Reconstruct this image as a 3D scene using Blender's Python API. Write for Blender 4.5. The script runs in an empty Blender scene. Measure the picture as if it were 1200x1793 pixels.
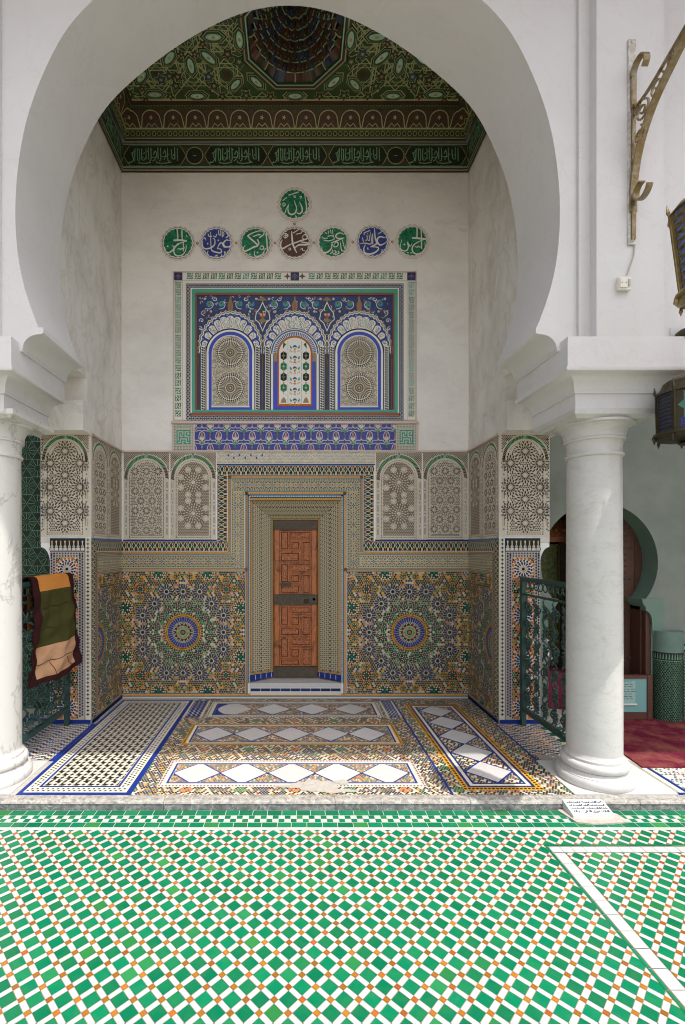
import bpy, bmesh, math, random
from mathutils import Vector
R = math.radians
random.seed(7)
S = bpy.context.scene
COL = S.collection

# ------------------------------------------------------------------ camera, sky, sun, exposure
CAMZ = 1.5
cam_d = bpy.data.cameras.new('camera'); cam = bpy.data.objects.new('camera', cam_d); COL.objects.link(cam)
cam.location = (0, 0, CAMZ); cam.rotation_euler = (R(90), 0, 0)
cam_d.sensor_width = 36; cam_d.sensor_fit = 'AUTO'
cam_d.lens = 845/1793*36
cam_d.shift_x = 83/1793; cam_d.shift_y = 63.5/1793
cam_d.clip_start = 0.05; cam_d.clip_end = 500
S.camera = cam
SUN_EL, SUN_AZ = 68, 45          # elevation; azimuth to the right of straight behind the camera
sd = Vector((math.cos(R(SUN_EL))*math.sin(R(SUN_AZ)), -math.cos(R(SUN_EL))*math.cos(R(SUN_AZ)), math.sin(R(SUN_EL))))
W = bpy.data.worlds.new('World'); S.world = W; W.use_nodes = True
wn = W.node_tree.nodes; bg = wn['Background']
sky = wn.new('ShaderNodeTexSky'); sky.sky_type = 'NISHITA'; sky.sun_disc = False
sky.sun_elevation = R(SUN_EL); sky.sun_rotation = math.atan2(sd.x, sd.y)
sky.dust_density = 4.0; sky.air_density = 0.8; sky.ozone_density = 1.0
hs = wn.new('ShaderNodeHueSaturation'); hs.inputs['Saturation'].default_value = .45      # hazy, pale sky
W.node_tree.links.new(sky.outputs[0], hs.inputs['Color']); W.node_tree.links.new(hs.outputs[0], bg.inputs[0]); bg.inputs[1].default_value = 0.15
sl = bpy.data.lights.new('sun', 'SUN'); sl.energy = 2.0; sl.angle = R(0.5); sl.color = (1, .96, .9)
sun = bpy.data.objects.new('sun', sl); COL.objects.link(sun)
sun.rotation_euler = sd.to_track_quat('Z', 'Y').to_euler(); sun.location = (4, -4, 12)
S.view_settings.view_transform = 'Standard'; S.view_settings.look = 'None'
S.view_settings.exposure = 1.12; S.view_settings.gamma = 1
S.cycles.filter_width = 1.05; S.cycles.max_bounces = 10; S.cycles.diffuse_bounces = 7

# ------------------------------------------------------------------ materials
MATS = {}
def mat(name, col, rough=.5, var=0., noise=None, metal=0., bump=None, spec=.5, stretch=None, streak=None, stain=None, odd=None):
    """col linear rgb; var = brightness spread per tile; noise = (scale, amount, second colour); bump = (scale, strength)"""
    m = bpy.data.materials.new(name); m.use_nodes = True
    nt = m.node_tree; N = nt.nodes; L = nt.links; p = N['Principled BSDF']
    p.inputs['Roughness'].default_value = rough; p.inputs['Metallic'].default_value = metal
    p.inputs['Specular IOR Level'].default_value = spec
    out = None
    rgb = N.new('ShaderNodeRGB'); rgb.outputs[0].default_value = (*col, 1); out = rgb.outputs[0]
    co = N.new('ShaderNodeNewGeometry')
    vec = co.outputs['Position']
    if stretch:
        mp = N.new('ShaderNodeMapping'); mp.inputs['Scale'].default_value = stretch[0]; mp.inputs['Rotation'].default_value = stretch[1]
        L.new(vec, mp.inputs[0]); vec = mp.outputs[0]
    if noise:
        nz = N.new('ShaderNodeTexNoise'); nz.inputs['Scale'].default_value = noise[0]; nz.inputs['Detail'].default_value = 6; nz.inputs['Roughness'].default_value = .62
        L.new(vec, nz.inputs['Vector'])
        rp = N.new('ShaderNodeMapRange'); rp.inputs[1].default_value = .42; rp.inputs[2].default_value = .72
        rp.inputs[3].default_value = 0; rp.inputs[4].default_value = noise[1]; L.new(nz.outputs[0], rp.inputs[0])
        mx = N.new('ShaderNodeMixRGB'); mx.inputs[2].default_value = (*noise[2], 1); L.new(rp.outputs[0], mx.inputs[0]); L.new(out, mx.inputs[1]); out = mx.outputs[0]
    if streak:   # (scale, amount, colour, lo, hi): thin veins
        nz = N.new('ShaderNodeTexNoise'); nz.inputs['Scale'].default_value = streak[0]; nz.inputs['Detail'].default_value = 9; nz.inputs['Roughness'].default_value = .6; nz.inputs['Distortion'].default_value = .7
        L.new(vec, nz.inputs['Vector'])
        a = N.new('ShaderNodeMath'); a.operation = 'SUBTRACT'; a.inputs[1].default_value = .5; L.new(nz.outputs[0], a.inputs[0])
        b = N.new('ShaderNodeMath'); b.operation = 'ABSOLUTE'; L.new(a.outputs[0], b.inputs[0])
        rp = N.new('ShaderNodeMapRange'); rp.inputs[1].default_value = 0; rp.inputs[2].default_value = streak[3]; rp.inputs[3].default_value = streak[1]; rp.inputs[4].default_value = 0
        L.new(b.outputs[0], rp.inputs[0])
        mx = N.new('ShaderNodeMixRGB'); mx.inputs[2].default_value = (*streak[2], 1); L.new(rp.outputs[0], mx.inputs[0]); L.new(out, mx.inputs[1]); out = mx.outputs[0]
    if stain:    # (scale, amount, colour, threshold): broad patches of damp and dirt
        nz = N.new('ShaderNodeTexNoise'); nz.inputs['Scale'].default_value = stain[0]; nz.inputs['Detail'].default_value = 8; nz.inputs['Roughness'].default_value = .7; nz.inputs['Distortion'].default_value = 1.2
        L.new(co.outputs['Position'], nz.inputs['Vector'])
        rp = N.new('ShaderNodeMapRange'); rp.inputs[1].default_value = stain[3]; rp.inputs[2].default_value = stain[3]+.14; rp.inputs[3].default_value = 0; rp.inputs[4].default_value = stain[1]; L.new(nz.outputs[0], rp.inputs[0])
        mx = N.new('ShaderNodeMixRGB'); mx.inputs[2].default_value = (*stain[2], 1); L.new(rp.outputs[0], mx.inputs[0]); L.new(out, mx.inputs[1]); out = mx.outputs[0]
    if odd:      # (share, colour): some tiles came from another firing
        st_ = N.new('ShaderNodeMath'); st_.operation = 'MULTIPLY'; st_.inputs[1].default_value = 37.7; L.new(co.outputs['Random Per Island'], st_.inputs[0])
        fr_ = N.new('ShaderNodeMath'); fr_.operation = 'FRACT'; L.new(st_.outputs[0], fr_.inputs[0])
        rp = N.new('ShaderNodeMapRange'); rp.inputs[1].default_value = 1-odd[0]; rp.inputs[2].default_value = 1; rp.inputs[3].default_value = 0; rp.inputs[4].default_value = .9; L.new(fr_.outputs[0], rp.inputs[0])
        mx = N.new('ShaderNodeMixRGB'); mx.inputs[2].default_value = (*odd[1], 1); L.new(rp.outputs[0], mx.inputs[0]); L.new(out, mx.inputs[1]); out = mx.outputs[0]
    if var:
        mr = N.new('ShaderNodeMapRange'); mr.inputs[3].default_value = 1-var; mr.inputs[4].default_value = 1+var*.7
        L.new(co.outputs['Random Per Island'], mr.inputs[0])
        mu = N.new('ShaderNodeMixRGB'); mu.blend_type = 'MULTIPLY'; mu.inputs[0].default_value = 1
        L.new(out, mu.inputs[1]); L.new(mr.outputs[0], mu.inputs[2]); out = mu.outputs[0]
    L.new(out, p.inputs['Base Color'])
    if bump:
        nb = N.new('ShaderNodeTexNoise'); nb.inputs['Scale'].default_value = bump[0]; nb.inputs['Detail'].default_value = 5
        L.new(vec, nb.inputs['Vector'])
        bp = N.new('ShaderNodeBump'); bp.inputs['Strength'].default_value = bump[1]; bp.inputs['Distance'].default_value = .01
        L.new(nb.outputs[0], bp.inputs['Height']); L.new(bp.outputs[0], p.inputs['Normal'])
    MATS[name] = m
    return m
def glaze(name, col, var=.2, rough=.42, **k): return mat(name, col, rough, var, spec=.16, **k)
# one glaze per tile colour
glaze('W', (.60, .56, .46), .12); glaze('K', (.013, .014, .012), .5); glaze('G', (.010, .17, .065), .35); glaze('Z', (.46, .40, .27), .15)
glaze('B', (.010, .030, .185), .35); glaze('N', (.016, .032, .13), .4); glaze('Y', (.60, .29, .025), .25); glaze('O', (.56, .13, .02), .25); glaze('R', (.36, .13, .085), .3)
glaze('T', (.05, .33, .25), .2); glaze('M', (.20, .42, .30), .2); glaze('A', (.07, .14, .24), .25)
glaze('P', (.62, .50, .45), .12)
mat('plaster_white', (.78, .765, .75), .75, noise=(2.2, .35, (.74, .72, .70)), bump=(35, .12), spec=.2)
mat('plaster_front', (.65, .635, .635), .7, noise=(1.6, .5, (.57, .55, .545)), bump=(9, .28), spec=.2, streak=(3.2, .20, (.50, .45, .41), .012, 0), stain=(1.7, .5, (.54, .475, .42), .60))
mat('plaster_niche', (.86, .825, .785), .62, noise=(1.5, .6, (.62, .585, .545)), bump=(14, .22), spec=.25, stretch=((1, 1, 1.6), (0, 0, 0)), streak=(2.2, .16, (.42, .37, .32), .010, 0), stain=(2.4, .5, (.55, .47, .39), .60))
mat('plaster_side', (.76, .73, .69), .55, noise=(2.6, .8, (.50, .46, .42)), bump=(14, .2), spec=.3, stretch=((1, 1.25, .7), (R(38), 0, 0)), streak=(3.0, .26, (.36, .30, .25), .03, 0), stain=(2.0, .5, (.46, .39, .32), .58))
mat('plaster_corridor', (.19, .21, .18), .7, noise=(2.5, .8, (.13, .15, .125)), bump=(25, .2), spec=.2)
mat('marble', (.63, .61, .58), .32, noise=(2.4, .5, (.60, .58, .545)), stretch=((1.6, 1.6, .75), (R(25), R(18), 0)), streak=(3.2, .6, (.30, .29, .27), .022, 0), bump=(60, .08), stain=(5, .5, (.47, .445, .40), .58))
mat('marble_grey', (.565, .55, .525), .34, noise=(3.5, .7, (.50, .485, .46)), stretch=((1, 1, 2.6), (0, R(6), 0)), streak=(3.4, .24, (.33, .315, .29), .018, 0), bump=(60, .12), stain=(4.2, .6, (.40, .375, .335), .57))
mat('marble_tile', (.53, .515, .495), .25, .07, noise=(5, .5, (.50, .48, .455)), stretch=((1, 2.2, 1), (0, 0, R(35))), streak=(7, .35, (.40, .38, .36), .012, 0))
mat('kerb_stone', (.34, .315, .28), .7, noise=(30, 1., (.13, .125, .12)), bump=(40, .6), streak=(9, .5, (.6, .58, .54), .02, 0))
mat('kerb_dark', (.13, .128, .125), .5, noise=(34, 1., (.30, .29, .28)), bump=(40, .5), streak=(9, .6, (.5, .48, .45), .02, 0))
mat('mortar', (.40, .37, .325), .9, noise=(30, .7, (.30, .27, .24)), bump=(80, .4))
mat('carved_plaster', (.63, .565, .46), .75, .06, noise=(7, .5, (.50, .45, .37)), spec=.2)
mat('carved_shade_brown', (.065, .049, .033), .85, .3, noise=(8, .6, (.16, .125, .085)), spec=.1)  # brown ground, with the shade of the carved holes put into the colour
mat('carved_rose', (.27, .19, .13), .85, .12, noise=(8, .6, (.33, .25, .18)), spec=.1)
mat('court_green', (.0015, .142, .064), .22, .2, spec=.18, noise=(14, .5, (.03, .17, .05)), bump=(22, .18), odd=(.12, (.03, .19, .045)), stain=(3.0, .45, (.06, .17, .08), .60))
mat('court_white', (.445, .445, .43), .2, .07, spec=.3, noise=(12, .45, (.52, .51, .48)), bump=(22, .18), stain=(3.0, .5, (.40, .38, .33), .60), odd=(.15, (.50, .49, .44)))
mat('court_orange', (.30, .118, .012), .2, .3, spec=.3, noise=(16, .5, (.28, .09, .012)), bump=(22, .18), odd=(.3, (.33, .075, .012)))
mat('grout', (.24, .19, .15), .9, noise=(40, .6, (.24, .22, .19)))
mat('earth', (.30, .26, .21), .95, noise=(3, .6, (.22, .19, .15)))
mat('wood_door', (.48, .155, .045), .5, .15, noise=(22, .9, (.20, .055, .02)), stain=(6, .9, (.07, .03, .014), .51), stretch=((6, 6, 1), (0, 0, 0)), bump=(60, .4))
mat('wood_carved', (.48, .165, .06), .6, .3, stain=(7, .8, (.09, .04, .018), .56), noise=(95, 1.2, (.07, .02, .008)), bump=(90, 1.))
mat('carved_mid', (.21, .16, .115), .85, .1, noise=(8, .6, (.12, .085, .055)))
mat('arch_green', (.12, .19, .15), .6, noise=(4, .6, (.06, .12, .09)))
mat('wood_groove', (.05, .016, .008), .8)
mat('frieze_letter', (.22, .42, .24), .6, .2)
mat('frieze_ground', (.065, .052, .024), .6, .2, noise=(8, .7, (.035, .05, .018)))
mat('wood_dark', (.055, .042, .026), .6, .2, noise=(20, .7, (.10, .075, .04)), bump=(50, .4))
mat('wood_brown', (.085, .032, .018), .5, .1, noise=(14, .8, (.08, .028, .016)), stretch=((6, 6, 1), (0, 0, 0)), bump=(50, .3))
mat('ceil_green', (.046, .080, .026), .5, .25, noise=(9, .7, (.024, .052, .018)))
mat('ceil_red', (.085, .034, .018), .55, .2, noise=(12, .6, (.05, .02, .013)))
mat('ceil_line', (.42, .44, .20), .5, .2)
mat('ceil_gold', (.42, .36, .19), .5, .2)
mat('ceil_mint', (.34, .62, .44), .5, .25)
mat('ceil_dark', (.018, .022, .012), .6, .3)
mat('ceil_blue', (.045, .08, .14), .5, .3)
mat('ceil_cell', (.055, .062, .11), .5, .4); mat('cell_brown', (.085, .058, .036), .5, .3); mat('cell_red', (.12, .05, .032), .5, .3)
mat('ceil_eye', (.62, .62, .45), .5, .15)
mat('disc_green', (.02, .26, .12), .5, noise=(60, .8, (.008, .10, .05)))
mat('disc_blue', (.045, .075, .33), .5, noise=(60, .8, (.02, .03, .14)))
mat('disc_brown', (.15, .065, .045), .5, noise=(60, .8, (.05, .022, .018)))
mat('letter', (.78, .76, .70), .5)
mat('rim_pink', (.62, .40, .34), .6)
mat('paint_blue', (.014, .028, .27), .35, noise=(5, .4, (.015, .045, .25)))
mat('paint_bright', (.012, .040, .46), .35, noise=(5, .4, (.015, .07, .42)))
mat('paint_navy', (.02, .03, .11), .45, noise=(20, .5, (.03, .05, .2)))
mat('paint_teal', (.06, .36, .25), .4, noise=(8, .4, (.05, .28, .2)))
mat('paint_red', (.26, .075, .04), .5)
mat('paint_brown', (.055, .03, .02), .5)
mat('gold', (.26, .18, .06), .4, metal=.35)
mat('gold_dark', (.14, .10, .04), .5, metal=.3)
mat('iron_green', (.018, .055, .046), .42, noise=(30, .6, (.010, .028, .024)), bump=(60, .2))
mat('iron_bronze', (.20, .135, .05), .45, metal=.5, noise=(22, .8, (.33, .30, .24)), bump=(50, .4))
mat('iron_paint', (.62, .61, .58), .6, noise=(30, .9, (.28, .22, .15)), bump=(60, .5))
mat('brass', (.30, .22, .09), .38, metal=.75, noise=(25, .7, (.16, .11, .05)), bump=(60, .3))
mat('brass_dark', (.05, .042, .022), .45, metal=.7, noise=(25, .7, (.07, .05, .03)), bump=(60, .3))
mat('glass_old', (.075, .10, .035), .25, noise=(30, .9, (.22, .21, .06)), bump=(60, .8))
def thin_glass(name, col):
    m = mat(name, col, .15); nt = m.node_tree; p = nt.nodes['Principled BSDF']; t = nt.nodes.new('ShaderNodeBsdfTransparent'); t.inputs[0].default_value = (*[min(1, c*1.6) for c in col], 1)
    mx = nt.nodes.new('ShaderNodeMixShader'); mx.inputs[0].default_value = .45; o = nt.nodes['Material Output']
    nt.links.new(p.outputs[0], mx.inputs[1]); nt.links.new(t.outputs[0], mx.inputs[2]); nt.links.new(mx.outputs[0], o.inputs[0])
for n_, c_ in (('glass_blue', (.20, .26, .52)), ('glass_green', (.20, .50, .10)), ('glass_rose', (.62, .50, .42)), ('glass_amber', (.58, .46, .08)), ('glass_teal', (.12, .36, .26)), ('glass_clear', (.66, .70, .78))): thin_glass(n_, c_)
mat('plastic_white', (.72, .69, .60), .45); mat('cable', (.45, .42, .34), .6)
def cloth(n, c, c2): return mat(n, c, .9, noise=(7, .8, c2), bump=(190, .8), spec=.1, stain=(5, .45, tuple(v*.6 for v in c), .55))
cloth('cloth_maroon', (.050, .014, .015), (.034, .010, .011)); cloth('cloth_orange', (.78, .31, .07), (.66, .25, .06))
cloth('cloth_olive', (.075, .074, .022), (.055, .055, .017)); cloth('cloth_tan', (.66, .38, .22), (.52, .25, .13)); cloth('cloth_seam', (.05, .03, .02), (.03, .02, .015))
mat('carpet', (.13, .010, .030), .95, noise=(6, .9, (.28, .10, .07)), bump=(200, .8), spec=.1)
mat('cloth_magenta', (.16, .012, .035), .8); mat('steel', (.55, .55, .55), .25, metal=.9)
mat('paper_teal', (.16, .33, .31), .7); mat('paper_pale', (.28, .42, .38), .8); mat('ink', (.05, .06, .07), .8)
mat('tablet', (.62, .61, .59), .45); mat('ink_blue', (.025, .035, .06), .7)
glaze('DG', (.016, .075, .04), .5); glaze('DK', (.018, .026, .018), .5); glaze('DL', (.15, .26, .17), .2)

# ------------------------------------------------------------------ helpers
def mesh_obj(name, verts, faces, mats, midx=None, parent=None, smooth=None):
    me = bpy.data.meshes.new(name); me.from_pydata(verts, [], faces)
    if isinstance(mats, str): mats = [mats]
    for m in mats: me.materials.append(MATS[m])
    if midx: me.polygons.foreach_set('material_index', midx)
    if smooth is not None:
        me.polygons.foreach_set('use_smooth', [True]*len(me.polygons))
        me.set_sharp_from_angle(angle=R(smooth))
    me.update()
    o = bpy.data.objects.new(name, me); COL.objects.link(o)
    if parent is not None:
        o.parent = parent
    return o
def thing(name, label, cat, loc=(0, 0, 0), group=None):
    o = bpy.data.objects.new(name, None); COL.objects.link(o); o.empty_display_size = .1
    o['label'] = label; o['category'] = cat
    if group: o['group'] = group
    o['home'] = 1
    return o
def tag(o, label, cat, group=None):
    o['label'] = label; o['category'] = cat
    if group: o['group'] = group
    return o
def struct(o): o['kind'] = 'structure'; return o
def settle(root, loc):
    """move a thing's origin to its base without moving its parts"""
    root.location = loc
    for c in root.children: c.location = tuple(-v for v in loc)
    if 'home' in root: del root['home']
def copy_tree(root, loc, label=None, mirror=False):
    r = root.copy(); COL.objects.link(r); r.location = loc
    if label: r['label'] = label
    if mirror: r.scale.x = -1
    for ch in list(root.children):
        c = ch.copy(); COL.objects.link(c); c.parent = r
        for g in list(ch.children):
            d = g.copy(); COL.objects.link(d); d.parent = c
    return r

class MB:
    """collects solids into one mesh"""
    def __init__(s): s.v = []; s.f = []; s.m = []; s.mats = []
    def mi(s, m):
        if m not in s.mats: s.mats.append(m)
        return s.mats.index(m)
    def add(s, vs, fs, m):
        b = len(s.v); k = s.mi(m); s.v += [tuple(v) for v in vs]
        for f in fs: s.f.append([b+i for i in f]); s.m.append(k)
    def box(s, x0, x1, y0, y1, z0, z1, m):
        s.add([(x0, y0, z0), (x1, y0, z0), (x1, y1, z0), (x0, y1, z0), (x0, y0, z1), (x1, y0, z1), (x1, y1, z1), (x0, y1, z1)],
              [(0, 3, 2, 1), (4, 5, 6, 7), (0, 1, 5, 4), (1, 2, 6, 5), (2, 3, 7, 6), (3, 0, 4, 7)], m)
    def prism(s, prof, axis, a, b, m):
        """closed 2D profile extruded along axis: 'y' profile is (x,z); 'x' profile is (y,z); 'z' profile is (x,y)"""
        n = len(prof)
        mk = {'y': lambda p, t: (p[0], t, p[1]), 'x': lambda p, t: (t, p[0], p[1]), 'z': lambda p, t: (p[0], p[1], t)}[axis]
        vs = [mk(p, a) for p in prof]+[mk(p, b) for p in prof]
        fs = [list(range(n))[::-1], list(range(n, 2*n))]+[(i, (i+1) % n, n+(i+1) % n, n+i) for i in range(n)]
        s.add(vs, fs, m)
    def lathe(s, prof, cx, cy, m, n=40, a0=0, a1=2*math.pi, cap=True):
        k = len(prof); full = abs(a1-a0-2*math.pi) < 1e-6; cnt = n if full else n+1
        vs = []
        for i in range(cnt):
            a = a0+(a1-a0)*i/n
            for r, z in prof: vs.append((cx+r*math.cos(a), cy+r*math.sin(a), z))
        fs = []
        for i in range(n):
            j = (i+1) % cnt
            for q in range(k-1): fs.append((i*k+q, j*k+q, j*k+q+1, i*k+q+1))
        if cap and full:
            fs.append([i*k for i in range(cnt)][::-1]); fs.append([i*k+k-1 for i in range(cnt)])
        s.add(vs, fs, m)
    def tube(s, pts, r, m, n=6, closed=False, flat=None):
        """round bar along pts; flat=(a,b,dir) gives a strap a wide along dir and b thick"""
        pts = [Vector(p) for p in pts]; N = len(pts); vs = []; fs = []
        up = Vector((0.13, .31, .94)).normalized()
        for i, p in enumerate(pts):
            if closed: t = pts[(i+1) % N]-pts[i-1]
            else: t = pts[min(i+1, N-1)]-pts[max(i-1, 0)]
            t.normalize()
            if flat:
                a = Vector(flat[2]).normalized(); b = t.cross(a).normalized(); w, h = flat[0]/2, flat[1]/2
                for (c, d) in ((-1, -1), (1, -1), (1, 1), (-1, 1)): vs.append(p+a*c*w+b*d*h)
            else:
                if abs(t.dot(up)) > .95: uu = Vector((1, 0, 0))
                else: uu = up
                a = t.cross(uu).normalized(); b = t.cross(a).normalized(); rr = r[i] if isinstance(r, (list, tuple)) else r
                for q in range(n):
                    an = 2*math.pi*q/n; vs.append(p+a*math.cos(an)*rr+b*math.sin(an)*rr)
        k = 4 if flat else n
        for i in range(N if closed else N-1):
            j = (i+1) % N
            for q in range(k): fs.append((i*k+q, i*k+(q+1) % k, j*k+(q+1) % k, j*k+q))
        if not closed: fs.append(list(range(k))[::-1]); fs.append([(N-1)*k+q for q in range(k)])
        s.add(vs, fs, m)
    def ball(s, c, r, m, n=8):
        prof = [(max(1e-4, r*math.sin(math.pi*i/n)), c[2]-r*math.cos(math.pi*i/n)) for i in range(n+1)]
        s.lathe(prof, c[0], c[1], m, n=n+2, cap=False)
    def build(s, name, parent=None, smooth=None):
        return mesh_obj(name, s.v, s.f, s.mats, s.m, parent, smooth)

LZ = .0007
class Pat:
    """collects coloured tile shapes lying on a surface (u, v, layer)"""
    def __init__(s, fn): s.p = []; s.fn = fn; s.clip = None
    def poly(s, pts, c, l=1):
        if s.clip:
            x0, y0, x1, y1 = s.clip
            xs = [p[0] for p in pts]; ys = [p[1] for p in pts]
            if max(xs) <= x0 or min(xs) >= x1 or max(ys) <= y0 or min(ys) >= y1: return
            if min(xs) < x0 or max(xs) > x1 or min(ys) < y0 or max(ys) > y1:
                for ax, lim, sg in ((0, x0, 1), (0, x1, -1), (1, y0, 1), (1, y1, -1)):
                    out = []
                    for i in range(len(pts)):
                        a = pts[i-1]; b = pts[i]; da = (a[ax]-lim)*sg; db = (b[ax]-lim)*sg
                        if (da < 0) != (db < 0):
                            t = da/(da-db); out.append((a[0]+(b[0]-a[0])*t, a[1]+(b[1]-a[1])*t))
                        if db >= 0: out.append(b)
                    pts = out
                    if len(pts) < 3: return
        s.p.append((pts, c, l))
    def rect(s, x0, y0, x1, y1, c, l=0): s.poly([(x0, y0), (x1, y0), (x1, y1), (x0, y1)], c, l)
    def disc(s, x, y, r, c, l=1, n=12, ph=0, ry=None):
        ry = r if ry is None else ry
        s.poly([(x+r*math.cos(ph+2*math.pi*i/n), y+ry*math.sin(ph+2*math.pi*i/n)) for i in range(n)], c, l)
    def dia(s, x, y, w, h, c, l=1): s.poly([(x-w, y), (x, y-h), (x+w, y), (x, y+h)], c, l)
    def star(s, x, y, r, q, n, c, l=1, ph=0):
        s.poly([(x+(r if i % 2 == 0 else q)*math.cos(ph+math.pi*i/n), y+(r if i % 2 == 0 else q)*math.sin(ph+math.pi*i/n)) for i in range(2*n)], c, l)
    def ring(s, x, y, r0, r1, c, l=1, n=24, a0=0, a1=2*math.pi, ry=1.):
        for i in range(n):
            a = a0+(a1-a0)*i/n; b = a0+(a1-a0)*(i+1)/n
            s.poly([(x+r0*math.cos(a), y+ry*r0*math.sin(a)), (x+r1*math.cos(a), y+ry*r1*math.sin(a)), (x+r1*math.cos(b), y+ry*r1*math.sin(b)), (x+r0*math.cos(b), y+ry*r0*math.sin(b))], c, l)
    def spokes(s, x, y, r0, r1, n, w0, w1, c, l=1, ph=0, a0=0, a1=2*math.pi):
        for i in range(n):
            a = ph+a0+(a1-a0)*i/n; ca, sa = math.cos(a), math.sin(a)
            q = [(r0, -w0), (r1, -w1), (r1, w1), (r0, w0)]
            s.poly([(x+d*ca-e*sa, y+d*sa+e*ca) for d, e in q], c, l)
    def kites(s, x, y, r0, rm, r1, n, w, c, l=1, ph=0):
        for i in range(n):
            a = ph+2*math.pi*i/n; ca, sa = math.cos(a), math.sin(a)
            s.poly([(x+d*ca-e*sa, y+d*sa+e*ca) for d, e in ((r0, 0), (rm, -w), (r1, 0), (rm, w))], c, l)
    def dots(s, x, y, rad, n, r, c, l=1, ph=0, k=6):
        for i in range(n):
            a = ph+2*math.pi*i/n; s.disc(x+rad*math.cos(a), y+rad*math.sin(a), r, c if isinstance(c, str) else c[i % len(c)], l, k, a)
    def line(s, pts, w, c, l=1, closed=False, taper=False):
        n = len(pts); L_ = []; R_ = []
        for i, p in enumerate(pts):
            a = pts[i-1] if (i > 0 or closed) else None; b = pts[(i+1) % n] if (i < n-1 or closed) else None
            def nd(q, r):
                dx, dy = r[0]-q[0], r[1]-q[1]; d = math.hypot(dx, dy) or 1; return dx/d, dy/d
            d1 = nd(a, p) if a else None; d2 = nd(p, b) if b else None
            d1 = d1 or d2; d2 = d2 or d1
            nx, ny = -(d1[1]+d2[1]), d1[0]+d2[0]; q = math.hypot(nx, ny)
            if q < .3: nx, ny, q = -d2[1], d2[0], 1.
            nx /= q; ny /= q; cs = max(.45, nx*-d2[1]+ny*d2[0])
            ww = w/2/cs
            if taper: ww *= .35+.65*math.sin(math.pi*min(max((i+.35)/(n-.3), 0), 1))
            L_.append((p[0]+nx*ww, p[1]+ny*ww)); R_.append((p[0]-nx*ww, p[1]-ny*ww))
        for i in range(n if closed else n-1):
            j = (i+1) % n; s.poly([L_[i], L_[j], R_[j], R_[i]], c, l)
    def build(s, name, parent=None, depth=0):
        v = []; f = []; m = []; mats = []; idx = {}
        for pts, c, l in s.p:
            if c not in idx: idx[c] = len(mats); mats.append(c)
            b = len(v); n = len(pts); v += [s.fn(p[0], p[1], l) for p in pts]; f.append(list(range(b, b+n))); m.append(idx[c])
            if depth and l >= depth:
                v += [s.fn(p[0], p[1], 0) for p in pts]
                for i in range(n): f.append((b+i, b+(i+1) % n, b+n+(i+1) % n, b+n+i)); m.append(idx[c])
        return mesh_obj(name, v, f, mats, m, parent)

def catmull(pts, k=6, closed=False):
    out = []; n = len(pts)
    for i in range(n if closed else n-1):
        p0 = pts[i-1] if (i > 0 or closed) else pts[i]; p1 = pts[i]; p2 = pts[(i+1) % n]; p3 = pts[(i+2) % n] if (i+2 < n or closed) else p2
        for j in range(k):
            t = j/k; out.append(tuple(.5*((2*b)+(c-a)*t+(2*a-5*b+4*c-d)*t*t+(3*b-a-3*c+d)*t**3) for a, b, c, d in zip(p0, p1, p2, p3)))
    if not closed: out.append(tuple(pts[-1]))
    return out
def hsh(*a):
    x = math.sin(sum((i+1.37)*12.9898*v for i, v in enumerate(a)))*43758.5453
    return x-math.floor(x)
PX = 174.6                                     # wall units per metre on the niche's walls
DB, DP, DF, DR = 4.84, 4.115, 2.915, 3.467     # depths: back wall, pier face, arcade front, arcade rear
XW = 1.74
def back(u, v, l): return ((u-517)/PX, DB-.003-l*LZ, CAMZ+(960-v)/PX)
def side(sg): return lambda u, v, l: (sg*(XW-.003-l*LZ), DB-u/PX, CAMZ+(960-v)/PX)
def pier(sg): return lambda u, v, l: (sg*(XW+u/PX), DP-.003-l*LZ, CAMZ+(960-v)/PX)
def ZB(v): return CAMZ+(960-v)/PX
def XB(u): return (u-517)/PX

# ================================================================== GROUND AND COURTYARD
def flat(z): return lambda u, v, l: (u, v, z+l*LZ)
mb = MB(); mb.box(-60, 60, -60, 60, -.30, -.12, 'earth'); struct(mb.build('ground'))
CZ = -.05
mb = MB(); mb.box(-9, 9, -9, 2.853, -.115, CZ-.002, 'grout')
P = Pat(flat(CZ))
q, ga, p_ = .0682, .0475, .0964
gb = q-ga; x_0, d_0 = -.120, 1.608
def court(clip):
    P.clip = clip; x0, y0, x1, y1 = clip; s2 = math.sqrt(.5); g = .0010
    def rot(a, b): return (x_0+(a-b)*s2, d_0+(a+b)*s2)
    n = int(9/q)
    for i in range(-n, n):
        for j in range(-n, n):
            X, D = rot(i*q, j*q)
            if X < x0-.1 or X > x1+.1 or D < y0-.1 or D > y1+.1: continue
            dz = 0
            def quad(a0, a1, b0, b1, c):
                k = [hsh(i, j, w)*.0012-.0006 for w in range(4)]
                P.poly([rot(a0+g+k[0], b0+g), rot(a1-g, b0+g+k[1]), rot(a1-g+k[2], b1-g), rot(a0+g, b1-g+k[3])], c, 1+hsh(i, j, a0)*1.2)
            a, b = i*q, j*q
            quad(a-gb/2, a+gb/2, b-gb/2, b+gb/2, 'court_orange')
            quad(a+gb/2, a+q-gb/2, b-gb/2, b+gb/2, 'court_white'); quad(a-gb/2, a+gb/2, b+gb/2, b+q-gb/2, 'court_white')
            quad(a+gb/2, a+q-gb/2, b+gb/2, b+q-gb/2, 'court_green')
EDGE = 2.652
court((-4.2, -.6, 1.296, EDGE)); court((1.296, 2.524, 5.5, EDGE)); court((1.375, -.6, 5.5, 2.455))
P.clip = None
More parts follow.
